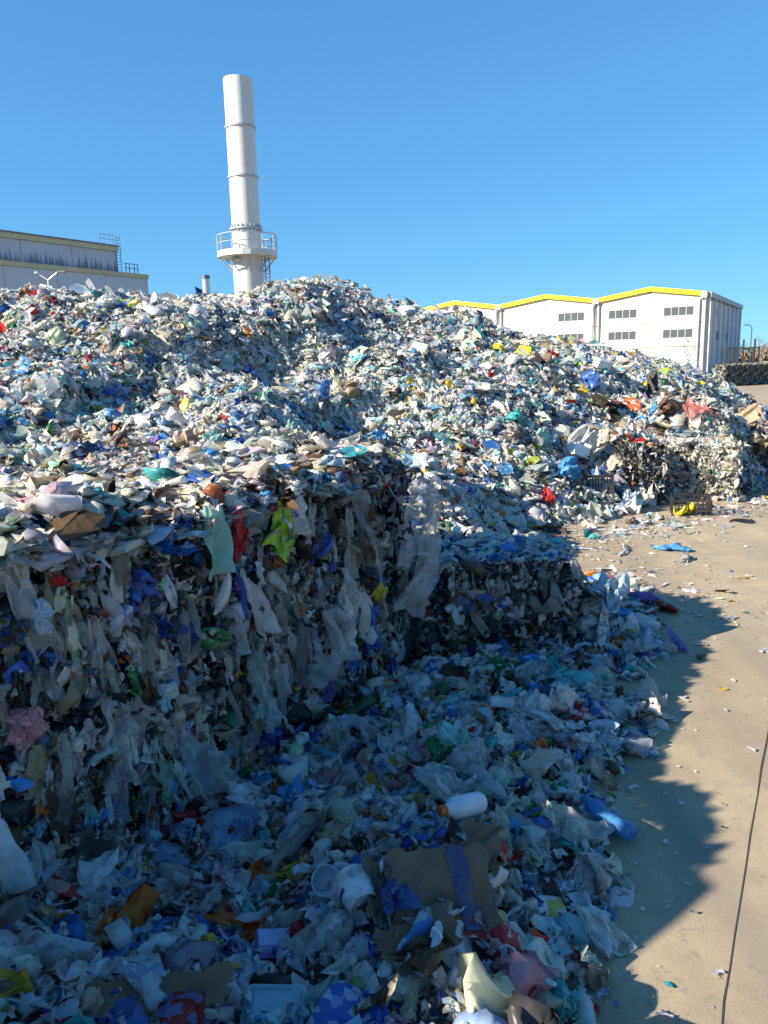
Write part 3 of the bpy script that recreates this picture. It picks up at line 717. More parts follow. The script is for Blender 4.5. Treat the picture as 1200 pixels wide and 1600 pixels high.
# local: y runs along the visible wall (negative towards the camera), x out of it
for k in range(7):
    y1 = -.05-k*6.0; y0 = y1-5.95
    MB().box(-.3, 0, y0, y1, 0, 13.85).build('lower_panel', LB, lb)
for k in range(7):
    y1 = -3.1-k*6.0; y0 = y1-5.94
    MB().box(-1.6, -1.3, y0, y1, 14.4, 16.75).build('upper_panel', LBS, lb)
MB().box(-.35, .12, -42, .05, 13.87, 14.35).build('lower_ledge', CREAM, lb)
MB().box(-1.7, -1.1, -45.1, -3.0, 16.77, 17.3).build('upper_ledge', CREAM, lb)
MB().box(-1.75, -1.0, -45.1, -2.9, 17.3, 17.45).build('roof_edge', paint('roof_dark', (.16, .16, .16), .6), lb)
MB().box(-14, -.32, -42, -.06, 0, 14.3).build('body', LB, lb); MB().box(-14, -1.62, -45, -3.1, 14.35, 17.25).build('upper_body', LB, lb)
STEEL = paint('roof_steel', (.17, .18, .19), .6, .3)
ld = MB()
for dx in (-.5, .1):
    ld.tube([(-1.2, -2.75+dx, 14.4), (-1.2, -2.75+dx, 18.6)], .035, 6)
for k in range(12): ld.tube([(-1.2, -3.25, 14.7+k*.33), (-1.2, -2.65, 14.7+k*.33)], .03, 5)
ld.build('roof_ladder', STEEL, lb)
rl = MB()
for y in (-5.0, -4.4, -3.8, -3.2): rl.tube([(-1.7, y, 17.45), (-1.7, y, 18.6)], .03, 6)
for z in (18.1, 18.6): rl.tube([(-1.7, -5.0, z), (-1.7, -3.0, z)], .025, 6)
rl.build('upper_railing', STEEL, lb)
rl = MB()
for y in (-2.4, -1.9, -1.2, -.7): rl.tube([(-.8, y, 14.35), (-.8, y, 15.5)], .05, 6)
for z in (15.0, 15.5): rl.tube([(-.8, -2.6, z), (-.8, -.6, z)], .04, 6)
rl.build('lower_railing', STEEL, lb)
rl = MB()
for y in (.35, .75): rl.tube([(-1.2, y, 9), (-1.2, y, 12.4)], .05, 6)
for k in range(7): rl.tube([(-1.2, .35, 9.5+k*.42), (-1.2, .75, 9.5+k*.42)], .03, 5)
rl.build('side_ladder', STEEL, lb)

# ------------------------------------------------------------------ CHIMNEY
CH = paint('chimney_paint', (.62, .63, .60), .45, 0, .3, .6, (.33, .31, .27), (1, 1, .12))
CHG = paint('chimney_steel', (.42, .44, .45), .45, .2, .15)
ch = empty('chimney', (-12.88, 80, 0), 0, 'tall pale steel chimney with ring flanges and a round railed platform', 'chimney')
MB().lathe([(1.5, 0), (1.5, 14.0)], 40).build('lower_shaft', CH, ch, True)
zs = [14.0, 16.75, 21.5, 26.0, 30.3]
for a, b2 in zip(zs[:-1], zs[1:]): MB().lathe([(1.38, a), (1.38, b2)], 40).build('shaft_section', CH, ch, True)
for z in (21.5, 26.0): MB().lathe([(1.38, z-.09), (1.5, z-.09), (1.5, z+.09), (1.38, z+.09)], 40).build('ring_flange', CHG, ch, True)
MB().lathe([(1.25, 30.1), (1.52, 30.1), (1.52, 30.4), (1.25, 30.4), (1.25, 30.1)], 40).build('top_rim', CH, ch, True)
MB().lathe([(.2, 29.9), (1.25, 29.9)], 24).build('flue_opening', paint('flue_dark', (.02, .02, .02), .9), ch)  # black disc closes the flue in place of its dark hollow
fl = MB().lathe([(1.38, 16.6), (1.62, 16.6), (1.62, 16.75), (1.38, 16.75)], 40).build('bolted_flange', CHG, ch, True)
for k in range(22):
    a = 2*math.pi*k/22; MB().box(1.46*math.cos(a)-.05, 1.46*math.cos(a)+.05, 1.46*math.sin(a)-.05, 1.46*math.sin(a)+.05, 16.4, 17.05).build('gusset', CHG, fl)
pf = MB().lathe([(1.5, 14.0), (2.95, 14.0), (2.95, 14.55), (2.91, 14.55), (2.91, 14.12), (1.5, 14.12)], 24).build('platform', CH, ch)
for k in range(12):
    a = 2*math.pi*(k+.35)/12; x, y = 2.9*math.cos(a), 2.9*math.sin(a)
    MB().tube([(x, y, 14.5), (x, y, 16.05)], .055, 6).build('rail_post', CHG, pf)
for z, r in ((16.05, .05), (15.3, .04)):
    MB().tube([(2.9*math.cos(2*math.pi*k/36), 2.9*math.sin(2*math.pi*k/36), z) for k in range(37)], r, 6, False).build('hand_rail', CHG, pf, True)
for k in range(8):
    a = 2*math.pi*(k+.3)/8; c, s = math.cos(a), math.sin(a)
    MB().tube([(1.5*c, 1.5*s, 12.6), (2.75*c, 2.75*s, 13.98)], .07, 6).build('bracket', CHG, pf)
MB().lathe([(.0, 0), (.38, 0), (.42, .05), (.42, .2), (0, .2)], 16).build('hatch_cover', CH, ch, True).location = (-.75, -1.42, 13.5)
ch.children[-1].rotation_euler = (math.radians(90), 0, math.radians(-28))
la = MB()
for dx in (-.22, .22): la.tube([(2.0+dx, -.9, 0), (2.0+dx, -.9, 15.4)], .045, 6)
for k in range(40): la.tube([(1.78, -.9, .5+k*.37), (2.22, -.9, .5+k*.37)], .025, 5)
la.build('ladder', STEEL, ch)
cg = MB()
for k in range(9):
    z = 5.5+k*1.0; cg.tube([(2.0+.42*math.cos(a), -.9-.42+.42*math.sin(a)-.0, z) for a in np.linspace(-math.pi, math.pi*.0+.0, 9)], .03, 5)
for a in (-2.6, -1.57, -.6): cg.tube([(2.0+.42*math.cos(a), -1.32+.42*math.sin(a), 5.4), (2.0+.42*math.cos(a), -1.32+.42*math.sin(a), 13.7)], .03, 5)
cg.build('ladder_cage', STEEL, ch)

vp = empty('vent_pipe', (-12.9, 60, 0), 0, 'short grey exhaust pipe with dark cap poking up beside the chimney', 'vent pipe')
MB().lathe([(.28, 0), (.28, 9.95)], 20).build('pipe', paint('vent_zinc', (.50, .54, .56), .35, .4, .3), vp, True)
MB().lathe([(.31, 9.9), (.31, 10.15), (.02, 10.2)], 20).build('cap', paint('vent_cap', (.12, .14, .17), .5, .3), vp, True)

# ------------------------------------------------------------------ LAMPS, RACK, TREE, HEDGE
LP = paint('lamp_post', (.62, .63, .62), .4, .3); LH = paint('lamp_head', (.20, .21, .21), .4, .2)
lp = empty('street_lamp', (-24.7, 60, 0), math.radians(-4), 'white street lamp with two raised arms before the streaked building', 'street lamp')
MB().tube([(0, 0, 0), (0, 0, 5), (0, 0, 10.15)], [.10, .08, .06], 10).build('pole', LP, lp, True)
for sgn in (-1, 1):
    arm = MB().tube([(0, 0, 10.1), (sgn*.75, 0, 10.62)], .055, 8).build('arm', LP, lp, True)
    MB().box(sgn*.72 if sgn > 0 else -.95, 1.42 if sgn > 0 else -.70, -.14, .14, 10.58, 10.74).build('lamp_head', LH if sgn > 0 else LP, arm, bevel=.03)
lp = empty('street_lamp', (70.9, 150, 0), math.radians(-10), 'slender street lamp with one arm standing past the hall side', 'street lamp')
MB().tube([(0, 0, 0), (0, 0, 5), (0, 0, 8.2), (-.12, 0, 8.55), (-.7, 0, 8.75)], [.14, .11, .09, .08, .08], 10).build('pole', LP, lp, True)
MB().box(-1.35, -.55, -.18, .18, 8.68, 8.88).build('lamp_head', LP, lp, bevel=.04)
RK = paint('rack_steel', (.03, .03, .03), .7, .1, .3, 1.0, (.06, .035, .02))
rk = empty('steel_rack', (45.0, 101.5, 0), math.radians(-6), 'dark steel frame rack with two tall posts behind the far bales', 'steel rack')
for x, h in ((0, 4.25), (1.0, 4.2), (1.95, 5.2), (3.35, 5.25), (3.9, 4.25)): MB().box(x-.09, x+.09, -.09, .09, 0, h).build('post', RK, rk)
for x, h in ((0, 4.2), (3.9, 4.2)): MB().box(x-.08, x+.08, 1.9, 2.06, 0, h).build('post', RK, rk)
for z in (4.15, 2.35): MB().box(-.1, 4.0, -.12, .12, z-.12, z+.06).build('beam', RK, rk)
for x in (0, 3.9): MB().box(x-.06, x+.06, .12, 1.88, 4.05, 4.19).build('side_beam', RK, rk)
for x in (.35, .68): MB().box(x-.05, x+.05, -.05, .05, 2.5, 4.0).build('slat', RK, rk)
TW = paint('bare_bark', (.20, .15, .11), .9)
def bare_tree(loc, h, label, seed, n=5):
    rng = random.Random(seed); t = empty('bare_tree', loc, 0, label, 'tree')
    tr = MB(); pts = [(0, 0, 0)]
    for k in range(1, 6): pts.append((rng.uniform(-.04, .04)*h, rng.uniform(-.04, .04)*h, h*.16*k))
    tr.tube(pts, [.014*h*(1-.14*k) for k in range(6)], 6); tr.build('trunk', TW, t)
    cr = MB()
    def br(p, d, l, r, lev):
        q = p+d*l; mid = p+d*l*.5+Vector((rng.uniform(-.05, .05), rng.uniform(-.05, .05), .02))*l
        cr.tube([p, mid, q], [r, r*.75, r*.45], 4, False)
        if lev < 3:
            for _ in range(rng.choice((2, 3, 3))):
                nd = (d+Vector((rng.uniform(-.7, .7), rng.uniform(-.7, .7), rng.uniform(-.1, .5)))).normalized()
                br(p.lerp(q, rng.uniform(.4, 1)), nd, l*rng.uniform(.5, .75), r*.55, lev+1)
    for k in range(n*2):
        i = rng.uniform(1.3, 5); a = rng.uniform(0, 6.28); j = int(i); f = i-j
        p = Vector(pts[j]).lerp(Vector(pts[min(j+1, 5)]), f)
        br(p, Vector((math.cos(a)*.7, math.sin(a)*.7, .8)).normalized(), h*.26*(1.2-i/6), .007*h, 0)
    cr.build('crown', TW, t); return t
bare_tree((52.0, 132.0, 0), 7.0, 'leafless young tree in front of the white hall facade', 3)
for k, (x, y, h, lb_) in enumerate(((88, 190, 7, 'leafless tree far beyond the hall, shortest of the distant trees'), (97, 200, 9, 'leafless tall tree far beyond the steel rack'), (101, 188, 8, 'leafless spreading tree far beyond the distant bales'))):
    bare_tree((x, y, 0), h, lb_, 11+k)
# far hedge: a brown winter thicket along the horizon, one mass
rng = np.random.default_rng(5); n = 5200
hx = rng.uniform(60, 420, n); hy = 330+.25*hx+rng.normal(size=n)*5; hz = np.abs(rng.normal(size=n))*1.9*(1+.5*np.sin(hx*.11)+.3*np.sin(hx*.31))+.4
PAL_H = np.array([(.14, .105, .07), (.10, .085, .05), (.19, .15, .10)])
uvq, Qq = grid_uv(3, 3); tpl = [crumple(np.c_[uvq, np.zeros(9)], uvq, rng, .4, 3, .7, 1.5) for _ in range(6)]
Vs, Qs = [], []
for i in range(n):
    P = tpl[i % 6]*rng.uniform(1.0, 2.4); a = rng.uniform(0, 6.28); c, s = math.cos(a), math.sin(a)
    P = np.c_[P[:, 0]*c-P[:, 2]*s, P[:, 0]*s+P[:, 2]*c, P[:, 1]]
    Vs.append(P+[hx[i], hy[i], hz[i]]); Qs.append(Qq+9*i)
hd = link('hedge', quad_mesh('hedge', np.concatenate(Vs), np.concatenate(Qs)), paint('winter_thicket', (.15, .115, .075), .95, 0, .5, .2))
tag(hd, 'brown winter thicket along the horizon beyond the haul road', 'hedge', kind='stuff')

# ------------------------------------------------------------------ SINGLE ITEMS
IR = np.random.default_rng(99)
def tmesh(name, PQ, smooth=True):
    me = quad_mesh(name, PQ[0], PQ[1], None, np.full(len(PQ[1]), smooth)); me.materials.append(MATS['bag_white']); return me
def M(c, film=False):
    """plastic of one palette colour, with or without see-through film"""
    k = ('film_' if film else 'bag_')+c
    if k in MATS: return MATS[k]
    pr = PAL[c]; p2 = {'white': (.56, .60, .62), 'clear': (.72, .73, .72), 'cream': (.55, .48, .38), 'pale_blue': (.6, .68, .74)}.get(c, tuple(min(.8, v*1.25+.02) for v in pr))
    return plastic(k, pr, p2, .46 if film else None, .3, .35, 11.0, .66, .3)
M('white')
BM = {'sheet': [tmesh('crumpled_bag', t_sheet(17, IR, IR.uniform(.7, 1.5), .27), i % 3 > 0) for i in range(9)],
      'ball': [tmesh('stuffed_bag', t_ball(22, IR, IR.uniform(.4, .75), .22), i % 3 > 0) for i in range(8)],
      'hang': [tmesh('hanging_bag', t_hang(14, 20, IR, IR.uniform(.35, .65), .3)) for _ in range(7)],
      'strip': [tmesh('hanging_strip', t_hang(8, 26, IR, .16, .3)) for _ in range(3)],
      'flat': [tmesh('flat_film', t_sheet(15, IR, IR.uniform(.6, 1.6), .13)) for _ in range(6)],
      'bottle': [tmesh('crushed_bottle', t_bottle(14, IR, IR.uniform(.2, .6))) for _ in range(4)]}
def surf_n(p):
    s, t = xy2st(p[0], p[1])
    if abs(s+4.0) < .2 and p[2] < 2.2 and t < 7.2: return Vector((N2[0], N2[1], 0)), True
    c, s_ = math.cos(-CB_ROT), math.sin(-CB_ROT); dx, dy = p[0]-CB_LOC[0], p[1]-CB_LOC[1]; by = s_*dx+c*dy
    if abs(c*dx-s_*dy) < .95 and abs(by+.6) < .15 and p[2] < 1.05: return Vector((math.sin(CB_ROT), -math.cos(CB_ROT), 0)), True
    e = .15; z0 = float(surf(p[0], p[1])); gx = float(surf(p[0]+e, p[1]))-z0; gy = float(surf(p[0], p[1]+e))-z0
    gx, gy = max(-.12, min(.12, gx)), max(-.12, min(.12, gy))
    return Vector((-gx/e, -gy/e, 1)).normalized(), False
def basis(n, up, spin):
    z = n.normalized(); y = (up-z*up.dot(z))
    if y.length < 1e-3: y = Vector((1, 0, 0)).cross(z)
    y.normalize(); x = y.cross(z); R = Matrix((x, y, z)).transposed()
    return (Matrix.Rotation(spin, 3, z) @ R)
def item(kind, p, n, size, mat, name, label, cat, group=None, var=None, spin=None, tilt=.2, up=(0, 0, 1), lift=.18, sx=(1, 1, 1)):
    ms = BM[kind]; me = ms[(var if var is not None else int(IR.integers(len(ms)))) % len(ms)]
    o = bpy.data.objects.new(name, me); COL.objects.link(o)
    o.material_slots[0].link = 'OBJECT'; o.material_slots[0].material = mat
    hang = kind in ('hang', 'strip')
    nn = (n+Vector(IR.normal(size=3))*(tilt*.4 if hang else tilt)).normalized()
    sp = spin if spin is not None else (IR.normal()*.12 if hang else IR.uniform(0, 6.28))
    R = basis(nn, Vector(up) if hang or abs(n.z) < .5 else Vector((0, 1, 0)), sp).to_4x4()
    o.matrix_world = Matrix.Translation(Vector(p)+n*(lift*size if not hang else .05)) @ R @ Matrix.Diagonal((size*sx[0], size*sx[1], size*sx[2], 1))
    return tag(o, label, cat, group)
def depth(p): return float(np.dot(np.array(p)-[0, 0, CAM_H], fwd))
def put(kind, px, py, spx, col, name, label, cat='plastic bag', film=False, mat=None, **kw):
    p = land(px, py); n, wall = surf_n(p); size = spx*depth(p)/FPX
    if kind in ('hang', 'strip') and not wall: n = Vector((N2[0], N2[1], .25)).normalized()
    return item(kind, p, n, size, mat or M(col, film), name, label, cat, **kw)

# --- on the shaded wall of bales (pixel = where it is caught at the top for hanging ones)
put('ball', 357, 838, 92, 'red', 'plastic_bag', 'limp bright red bag hanging high on the bale wall', spin=0.0, sx=(.55, 1.15, .6), up=(0, 0, 1), tilt=.05, lift=.12)
put('ball', 215, 915, 92, 'blue', 'plastic_bag', 'big puffed royal blue bag stuck in the bale wall', spin=.2, sx=(.75, 1.1, .7), lift=.12)
put('hang', 545, 728, 62, 'olive', 'plastic_film', 'pale olive film hanging under the wall top', 'film', var=1)
put('strip', 590, 715, 150, 'white', 'plastic_film', 'long white film draped over the wall corner', 'film', var=0, sx=(1.6, 1, 1))
nw = Vector((N2[0], N2[1], 0))
for (s_, t_, z_, l_, wx, v_, lab) in ((-3.82, 7.14, 2.02, 1.25, 2.0, 1, 'long clear film strip dangling at the far wall corner'), (-3.9, 7.0, 2.1, .85, 2.4, 2, 'shorter clear film strip dangling beside the long one')):
    x, y = st2xy(s_, t_); item('strip', Vector((x, y, z_)), nw, l_, M('clear', True), 'plastic_film', lab, 'film', var=v_, sx=(wx, 1, 1), tilt=.1)
put('hang', 447, 770, 70, 'white', 'plastic_bag', 'white bag dangling above the green safety vest', var=2)
put('hang', 395, 745, 62, 'cream', 'plastic_bag', 'cream bag hanging just below the wall top', var=0)
put('sheet', 365, 915, 45, 'violet', 'plastic_bag', 'violet bag wedged in the wall under the red bag', lift=.1)
put('ball', 585, 925, 45, 'yellow', 'plastic_bag', 'dull yellow bag poking from the dark lower wall', sx=(1, .7, .6))
put('hang', 568, 945, 75, 'blue', 'plastic_film', 'dark blue film hanging below the yellow bag', 'film', var=3)
put('hang', 500, 950, 125, 'clear', 'plastic_film', 'broad clear sheet hanging low on the wall', 'film', film=True, var=4, sx=(1.0, .9, 1))
put('hang', 530, 890, 80, 'white', 'plastic_bag', 'white bag hanging above the broad clear sheet', film=True, var=5)
put('sheet', 585, 905, 30, 'sky_blue', 'plastic_bag', 'small cyan scrap bag above the yellow bag', lift=.1)
put('hang', 197, 1040, 50, 'green', 'plastic_film', 'green film hanging below the puffed blue bag', 'film', var=6)
put('ball', 262, 1068, 46, 'sky_blue', 'plastic_bag', 'bright blue bag bulging from the lower wall', sx=(.7, 1, .6), spin=0.0)
put('sheet', 78, 1030, 45, 'blue', 'wrapper', 'crumpled royal blue wrapper squeezed between the tiers', 'wrapper', lift=.1, sx=(1.2, .7, .8))
put('ball', 22, 1135, 90, 'pink', 'plastic_bag', 'large dusky pink bag bulging from the lower tier', sx=(1, .9, .6))
put('hang', 165, 1090, 150, 'white', 'plastic_film', 'wide whitish film sheet sagging down the lower tier', 'film', film=True, var=0, sx=(1.0, .9, 1))
put('hang', 240, 1095, 85, 'grey', 'plastic_film', 'grey film hanging beside the bright blue bag', 'film', var=2)
put('hang', 40, 1310, 170, 'clear', 'plastic_film', 'tall grey clear film hanging at the wall foot', 'film', film=True, var=3, sx=(.9, .9, 1))
put('hang', 88, 1340, 130, 'grey', 'plastic_film', 'narrow grey film hanging next to the tall clear film', 'film', film=True, var=5)
put('hang', 170, 1330, 110, 'clear', 'plastic_film', 'clear film bunch hanging above the dark litter', 'film', film=True, var=1, sx=(.9, .9, 1))
put('sheet', 95, 1232, 48, 'tan', 'wrapper', 'tan paper wrapper lodged in the lower tier', 'wrapper', lift=.12)
put('sheet', 70, 1290, 40, 'white', 'wrapper', 'white paper corner sticking from the lower tier', 'wrapper', lift=.12)
put('sheet', 130, 1335, 38, 'red', 'wrapper', 'red wrapper scrap at the wall foot', 'wrapper', lift=.15)
put('hang', 390, 1035, 95, 'clear', 'plastic_film', 'pointed clear film hanging in the middle of the lower tier', 'film', film=True, var=6)
put('hang', 500, 1045, 60, 'violet', 'plastic_film', 'thin lilac film hanging over the dark gap', 'film', var=4, sx=(.6, 1, 1))
put('sheet', 432, 872, 48, 'orange', 'wrapper', 'rust orange wrapper below the safety vest', 'wrapper', lift=.1)
put('sheet', 35, 835, 70, 'blue', 'plastic_bag', 'light blue bag lying on the sunlit wall top', mat=M('sky_blue'), lift=.12)
put('sheet', 128, 775, 130, 'mint', 'plastic_film', 'large pale greenish sheet spread on the wall top', 'film', var=1, lift=.1, sx=(1.4, .8, .6), mat=plastic('pale_green_film', (.55, .60, .52), None, None, .45, .3))
put('sheet', 590, 693, 48, 'sky_blue', 'plastic_bag', 'vivid azure bag on the far wall corner', lift=.2)
put('hang', 1000, 1, 1, 'white', 'plastic_film', 'x', 'film') if False else None

# safety vest
def vest():
    p = land(430, 828); n, _ = surf_n(p); d = depth(p); w, h = 70*d/FPX, 74*d/FPX
    root = empty('safety_vest', p, 0, 'crumpled fluorescent green safety vest with grey bands in the bale wall', 'vest')
    root.matrix_world = Matrix.Translation(p+n*.05) @ basis(n, Vector((0, 0, 1)), -.35).to_4x4()
    uv, Q = grid_uv(16, 16); rng = np.random.default_rng(4)
    def cloth(u, v, off):
        q = np.c_[u, v]; P = np.c_[u*w*(1-.25*(v > .2)*np.abs(u)*2), v*h, np.zeros(len(u))]
        r = np.random.default_rng(4); P = crumple(P, q, r, .06, 7, .9, 3.4); P[:, 2] += .03+off; return P
    o = link('fabric', quad_mesh('fabric', cloth(uv[:, 0], uv[:, 1], 0), Q, None, np.ones(len(Q), bool)), plastic('hi_vis', (.33, .66, .03), None, None, .6, .15, dirt=.5), root)
    u2, Q2 = grid_uv(16, 4)
    for c in (-.18, .22):
        link('reflective_band', quad_mesh('reflective_band', cloth(u2[:, 0], c+u2[:, 1]*.13+u2[:, 0]*.3, .006), Q2, None, np.ones(len(Q2), bool)), paint('reflective', (.42, .44, .44), .35, .4), root)
vest()
# foam crescent
p = land(345, 925); n, _ = surf_n(p); k = depth(p)/FPX
a = MB(); a.tube([(-18*k+4*k*math.sin(t*3), -38*k+76*k*t, .02+.03*math.sin(t*3.1)) for t in np.linspace(0, 1, 9)], [3*k, 6*k, 8*k, 9*k, 9*k, 8*k, 7*k, 5*k, 3*k], 8)
o = a.build('foam_strip', M('white'), None, True); o.matrix_world = Matrix.Translation(p+n*.05) @ basis(n, Vector((0, 0, 1)), -.5).to_4x4()
tag(o, 'curved white foam strip jutting from the bale wall', 'foam strip')
# blue webbing tape hanging down the lower tier
p = land(238, 1180); n, _ = surf_n(p); k = depth(p)/FPX
V, F = [], []
for i, t in enumerate(np.linspace(0, 1, 14)):
    x = 30*k*t+3*k*math.sin(t*9); w = 7*k*(.75+.25*math.sin(t*7)); z = .04+.05*math.sin(t*3)+.01*math.sin(t*17)
    V += [(x-w, -125*k*t, z), (x+w, -125*k*t+4*k, z+.012)]
    if i: F.append((2*i-2, 2*i-1, 2*i+1, 2*i))
a = MB(); a.add(V, F); o = a.build('webbing_tape', M('sky_blue'), None, True); o.matrix_world = Matrix.Translation(p+n*.03) @ basis(n, Vector((0, 0, 1)), 0).to_4x4()
sd = o.modifiers.new('thickness', 'SOLIDIFY'); sd.thickness = .004
tag(o, 'long blue tape hanging slantwise down the lower tier', 'tape')

def text_mesh(body, size, mat, parent, loc, rot=(0, 0, 0), name='lettering', ext=.0006):
    cu = bpy.data.curves.new('t', 'FONT'); cu.body = body; cu.size = size; cu.extrude = ext; cu.align_x = 'CENTER'; cu.align_y = 'CENTER'
    tmp = bpy.data.objects.new('t', cu); COL.objects.link(tmp); bpy.context.view_layer.update()
    me = bpy.data.meshes.new_from_object(tmp.evaluated_get(bpy.context.evaluated_depsgraph_get())); bpy.data.objects.remove(tmp)
    me.name = name; me.materials.clear(); o = link(name, me, mat, parent); o.location = loc; o.rotation_euler = rot; return o
def packet(px, py, wpx, hpx, mat, label, text, tcol, spin, tsize, trot=0, name='printed_packet'):
    p = land(px, py); n, wall = surf_n(p); k = depth(p)/FPX; w, h = wpx*k, hpx*k
    root = empty(name, p, 0, label, 'packet')
    nn = n if wall else (n+Vector((0, -.5, 0))).normalized()
    root.matrix_world = Matrix.Translation(p+n*.06) @ basis(nn, Vector((0, 0, 1)) if wall else Vector((0, 1, 0)), spin).to_4x4()
    uv, Q = grid_uv(15, 9); u, v = uv[:, 0]*2, uv[:, 1]*2
    z = .16*min(w, h)*(1-u**4)*(1-v*v); jag = .02*w*np.sign(np.sin(v*22))*(np.abs(u) > .97)
    top = np.c_[uv[:, 0]*w*(1-.06*v*v)+jag, uv[:, 1]*h*(1-.18*np.abs(u)**3), z+.006*np.sin(u*9+v*5)]
    bot = top*[1, 1, -1]-[0, 0, .002]
    me = quad_mesh('pouch', np.r_[top, bot], np.r_[Q, Q[:, ::-1]+len(uv)], None, np.ones(len(Q)*2, bool)); link('pouch', me, mat, root)
    if text: text_mesh(text, tsize*min(w, h)*1.0, tcol, root, (0, 0, .17*min(w, h)+.004), (0, 0, trot))
    return root
packet(312, 1490, 46, 24, M('yellow'), 'yellow packet with dark lettering in the shaded foreground litter', 'Bax', paint('print_black', (.02, .02, .03), .5), .5, .55, math.radians(80))
packet(14, 1048, 40, 26, M('blue'), 'blue printed packet with white lettering squeezed in the wall', 'oux', paint('print_white', (.7, .7, .7), .5), .35, .42)
packet(930, 1088, 26, 20, plastic('striped_orange', (.6, .2, .1), (.75, .6, .5), None, .4, .1, 30, .5), 'orange striped packet beside the teal bags', None, None, 1.2, 0)
packet(838, 1272, 34, 30, plastic('red_white_pack', (.72, .70, .68), (.5, .03, .03), None, .4, .1, 8, .5), 'white and red packet on the spill edge', None, None, .3, 0)
packet(852, 1435, 62, 46, plastic('magazine_print', (.62, .55, .50), (.45, .38, .08), None, .5, .05, 12, .5), 'printed leaflet in faded pink and yellow lying on the spill', None, None, .15, 0, name='leaflet')

# --- spill, named items
put('ball', 690, 1245, 125, 'white', 'plastic_bag', 'biggest milky white bag in the spill beside the long pouch', film=True, sx=(1.1, .75, .8))
put('ball', 735, 1200, 85, 'clear', 'plastic_bag', 'clear bag resting against the biggest milky bag', film=True)
put('sheet', 640, 1152, 90, 'white', 'plastic_bag', 'white bag with brown stains near the dark gap', sx=(1.2, .8, .8))
put('sheet', 840, 1132, 95, 'white', 'plastic_bag', 'white bag below the teal bags', sx=(1.3, .7, .7))
put('sheet', 890, 1080, 85, 'teal', 'plastic_bag', 'wide teal bag on the spill near its right edge', mat=plastic('teal_soft', (.16, .58, .56), None, None, .4, .3), sx=(1.3, .7, .7))
put('ball', 942, 1073, 36, 'teal', 'plastic_bag', 'small teal and green bag right of the wide teal bag', mat=plastic('teal_green', (.10, .5, .42), (.03, .3, .1), None, .4, .3, 9, .52))
put('bottle', 685, 1100, 66, 'green', 'plastic_bottle', 'crushed green bottle lying on pale bags', 'bottle', spin=-1.1, mat=plastic('green_pet', (.02, .20, .05), None, .8, .15, .3, dirt=.15))
put('bottle', 560, 1118, 66, 'green', 'plastic_bottle', 'dark green bottle near the foot of the wall', 'bottle', spin=-1.0, mat=plastic('dark_green_pet', (.015, .12, .03), None, .85, .15, .3, dirt=.15))
put('bottle', 510, 1186, 46, 'teal', 'plastic_bottle', 'small turquoise bottle in the dark litter', 'bottle', spin=1.3, mat=plastic('turq_pet', (.02, .28, .34), None, None, .2, .2, dirt=.1))
put('sheet', 602, 1215, 70, 'orange', 'plastic_bag', 'orange net bag among grey bags', sx=(1.2, .7, .7), mat=plastic('orange_net', (.55, .16, .05), (.25, .1, .05), None, .5, .2, 40, .5))
put('ball', 545, 1238, 68, 'white', 'plastic_bag', 'tall rounded grey-white bag left of the orange net bag', sx=(.75, 1, 1), mat=M('grey'))
put('sheet', 505, 1308, 150, 'cream', 'plastic_bag', 'broad cream and clear bag behind the cardboard', sx=(1.5, .7, .6), mat=plastic('cream_clear', (.52, .50, .42), (.30, .36, .46), None, .35, .3, 4, .5))
put('sheet', 885, 1165, 46, 'pink', 'plastic_bag', 'pale pink bag in the spill')
put('sheet', 1060, 1015, 66, 'violet', 'plastic_bag', 'purple bag flattened at the spill edge on the concrete', sx=(1.3, .5, .35))
put('sheet', 955, 1293, 52, 'sky_blue', 'plastic_bag', 'blue bag at the spill edge beside a green jar')
put('sheet', 830, 1292, 66, 'blue', 'plastic_bag', 'pair-handled deep blue bag near the red and white packet')
put('ball', 567, 1568, 85, 'lime', 'plastic_bag', 'pale green net bag below the bucket', sx=(.8, 1.1, .8), mat=plastic('green_net', (.22, .48, .16), (.10, .30, .08), None, .5, .25, 30, .5))
put('sheet', 638, 1532, 46, 'sky_blue', 'plastic_bag', 'blue folded scrap at the cardboard foot')
put('sheet', 890, 1505, 75, 'red', 'plastic_bag', 'red bag with white patch at the near spill edge', sx=(1.2, .7, .6), mat=plastic('red_patch', (.42, .04, .03), (.5, .4, .38), None, .4, .2, 9, .68))
put('sheet', 945, 1480, 110, 'clear', 'plastic_bag', 'shredded pale film heap at the near spill edge', mat=M('clear'), sx=(.6, 1.2, .6))
put('sheet', 285, 1500, 44, 'white', 'plastic_bag', 'pale blue-white bag beside the yellow packet', mat=M('pale_blue'))
put('sheet', 190, 1495, 70, 'pale_blue', 'plastic_bag', 'faint blue bag left of the yellow packet')
put('sheet', 290, 1580, 90, 'white', 'plastic_bag', 'bright white foil bag on the cardboard sheet', sx=(1.2, .7, .8))
put('ball', 713, 1445, 40, 'mint', 'plastic_bag', 'mint green balloon-like bag by the cardboard', mat=plastic('mint_green', (.22, .55, .42), None, None, .3, .3))
put('sheet', 880, 1395, 60, 'white', 'plastic_bag', 'stiff white pouch bag standing at the spill edge', mat=M('pale_blue'))
put('sheet', 600, 1065, 60, 'blue', 'plastic_film', 'flat blue sheet below the low bale', 'film', sx=(1.8, .5, .4))
put('sheet', 775, 1030, 46, 'orange', 'plastic_bag', 'orange bag at the foot of the low bale')
put('ball', 945, 935, 90, 'white', 'plastic_bag', 'puffy pale sack leaning at the low bale corner', sx=(1, .8, .8), mat=M('pale_blue'))
put('ball', 908, 935, 60, 'brown', 'plastic_bag', 'dark brown sack leaning beside the pale puffy sack', sx=(.5, 1, .6), mat=M('charcoal'))

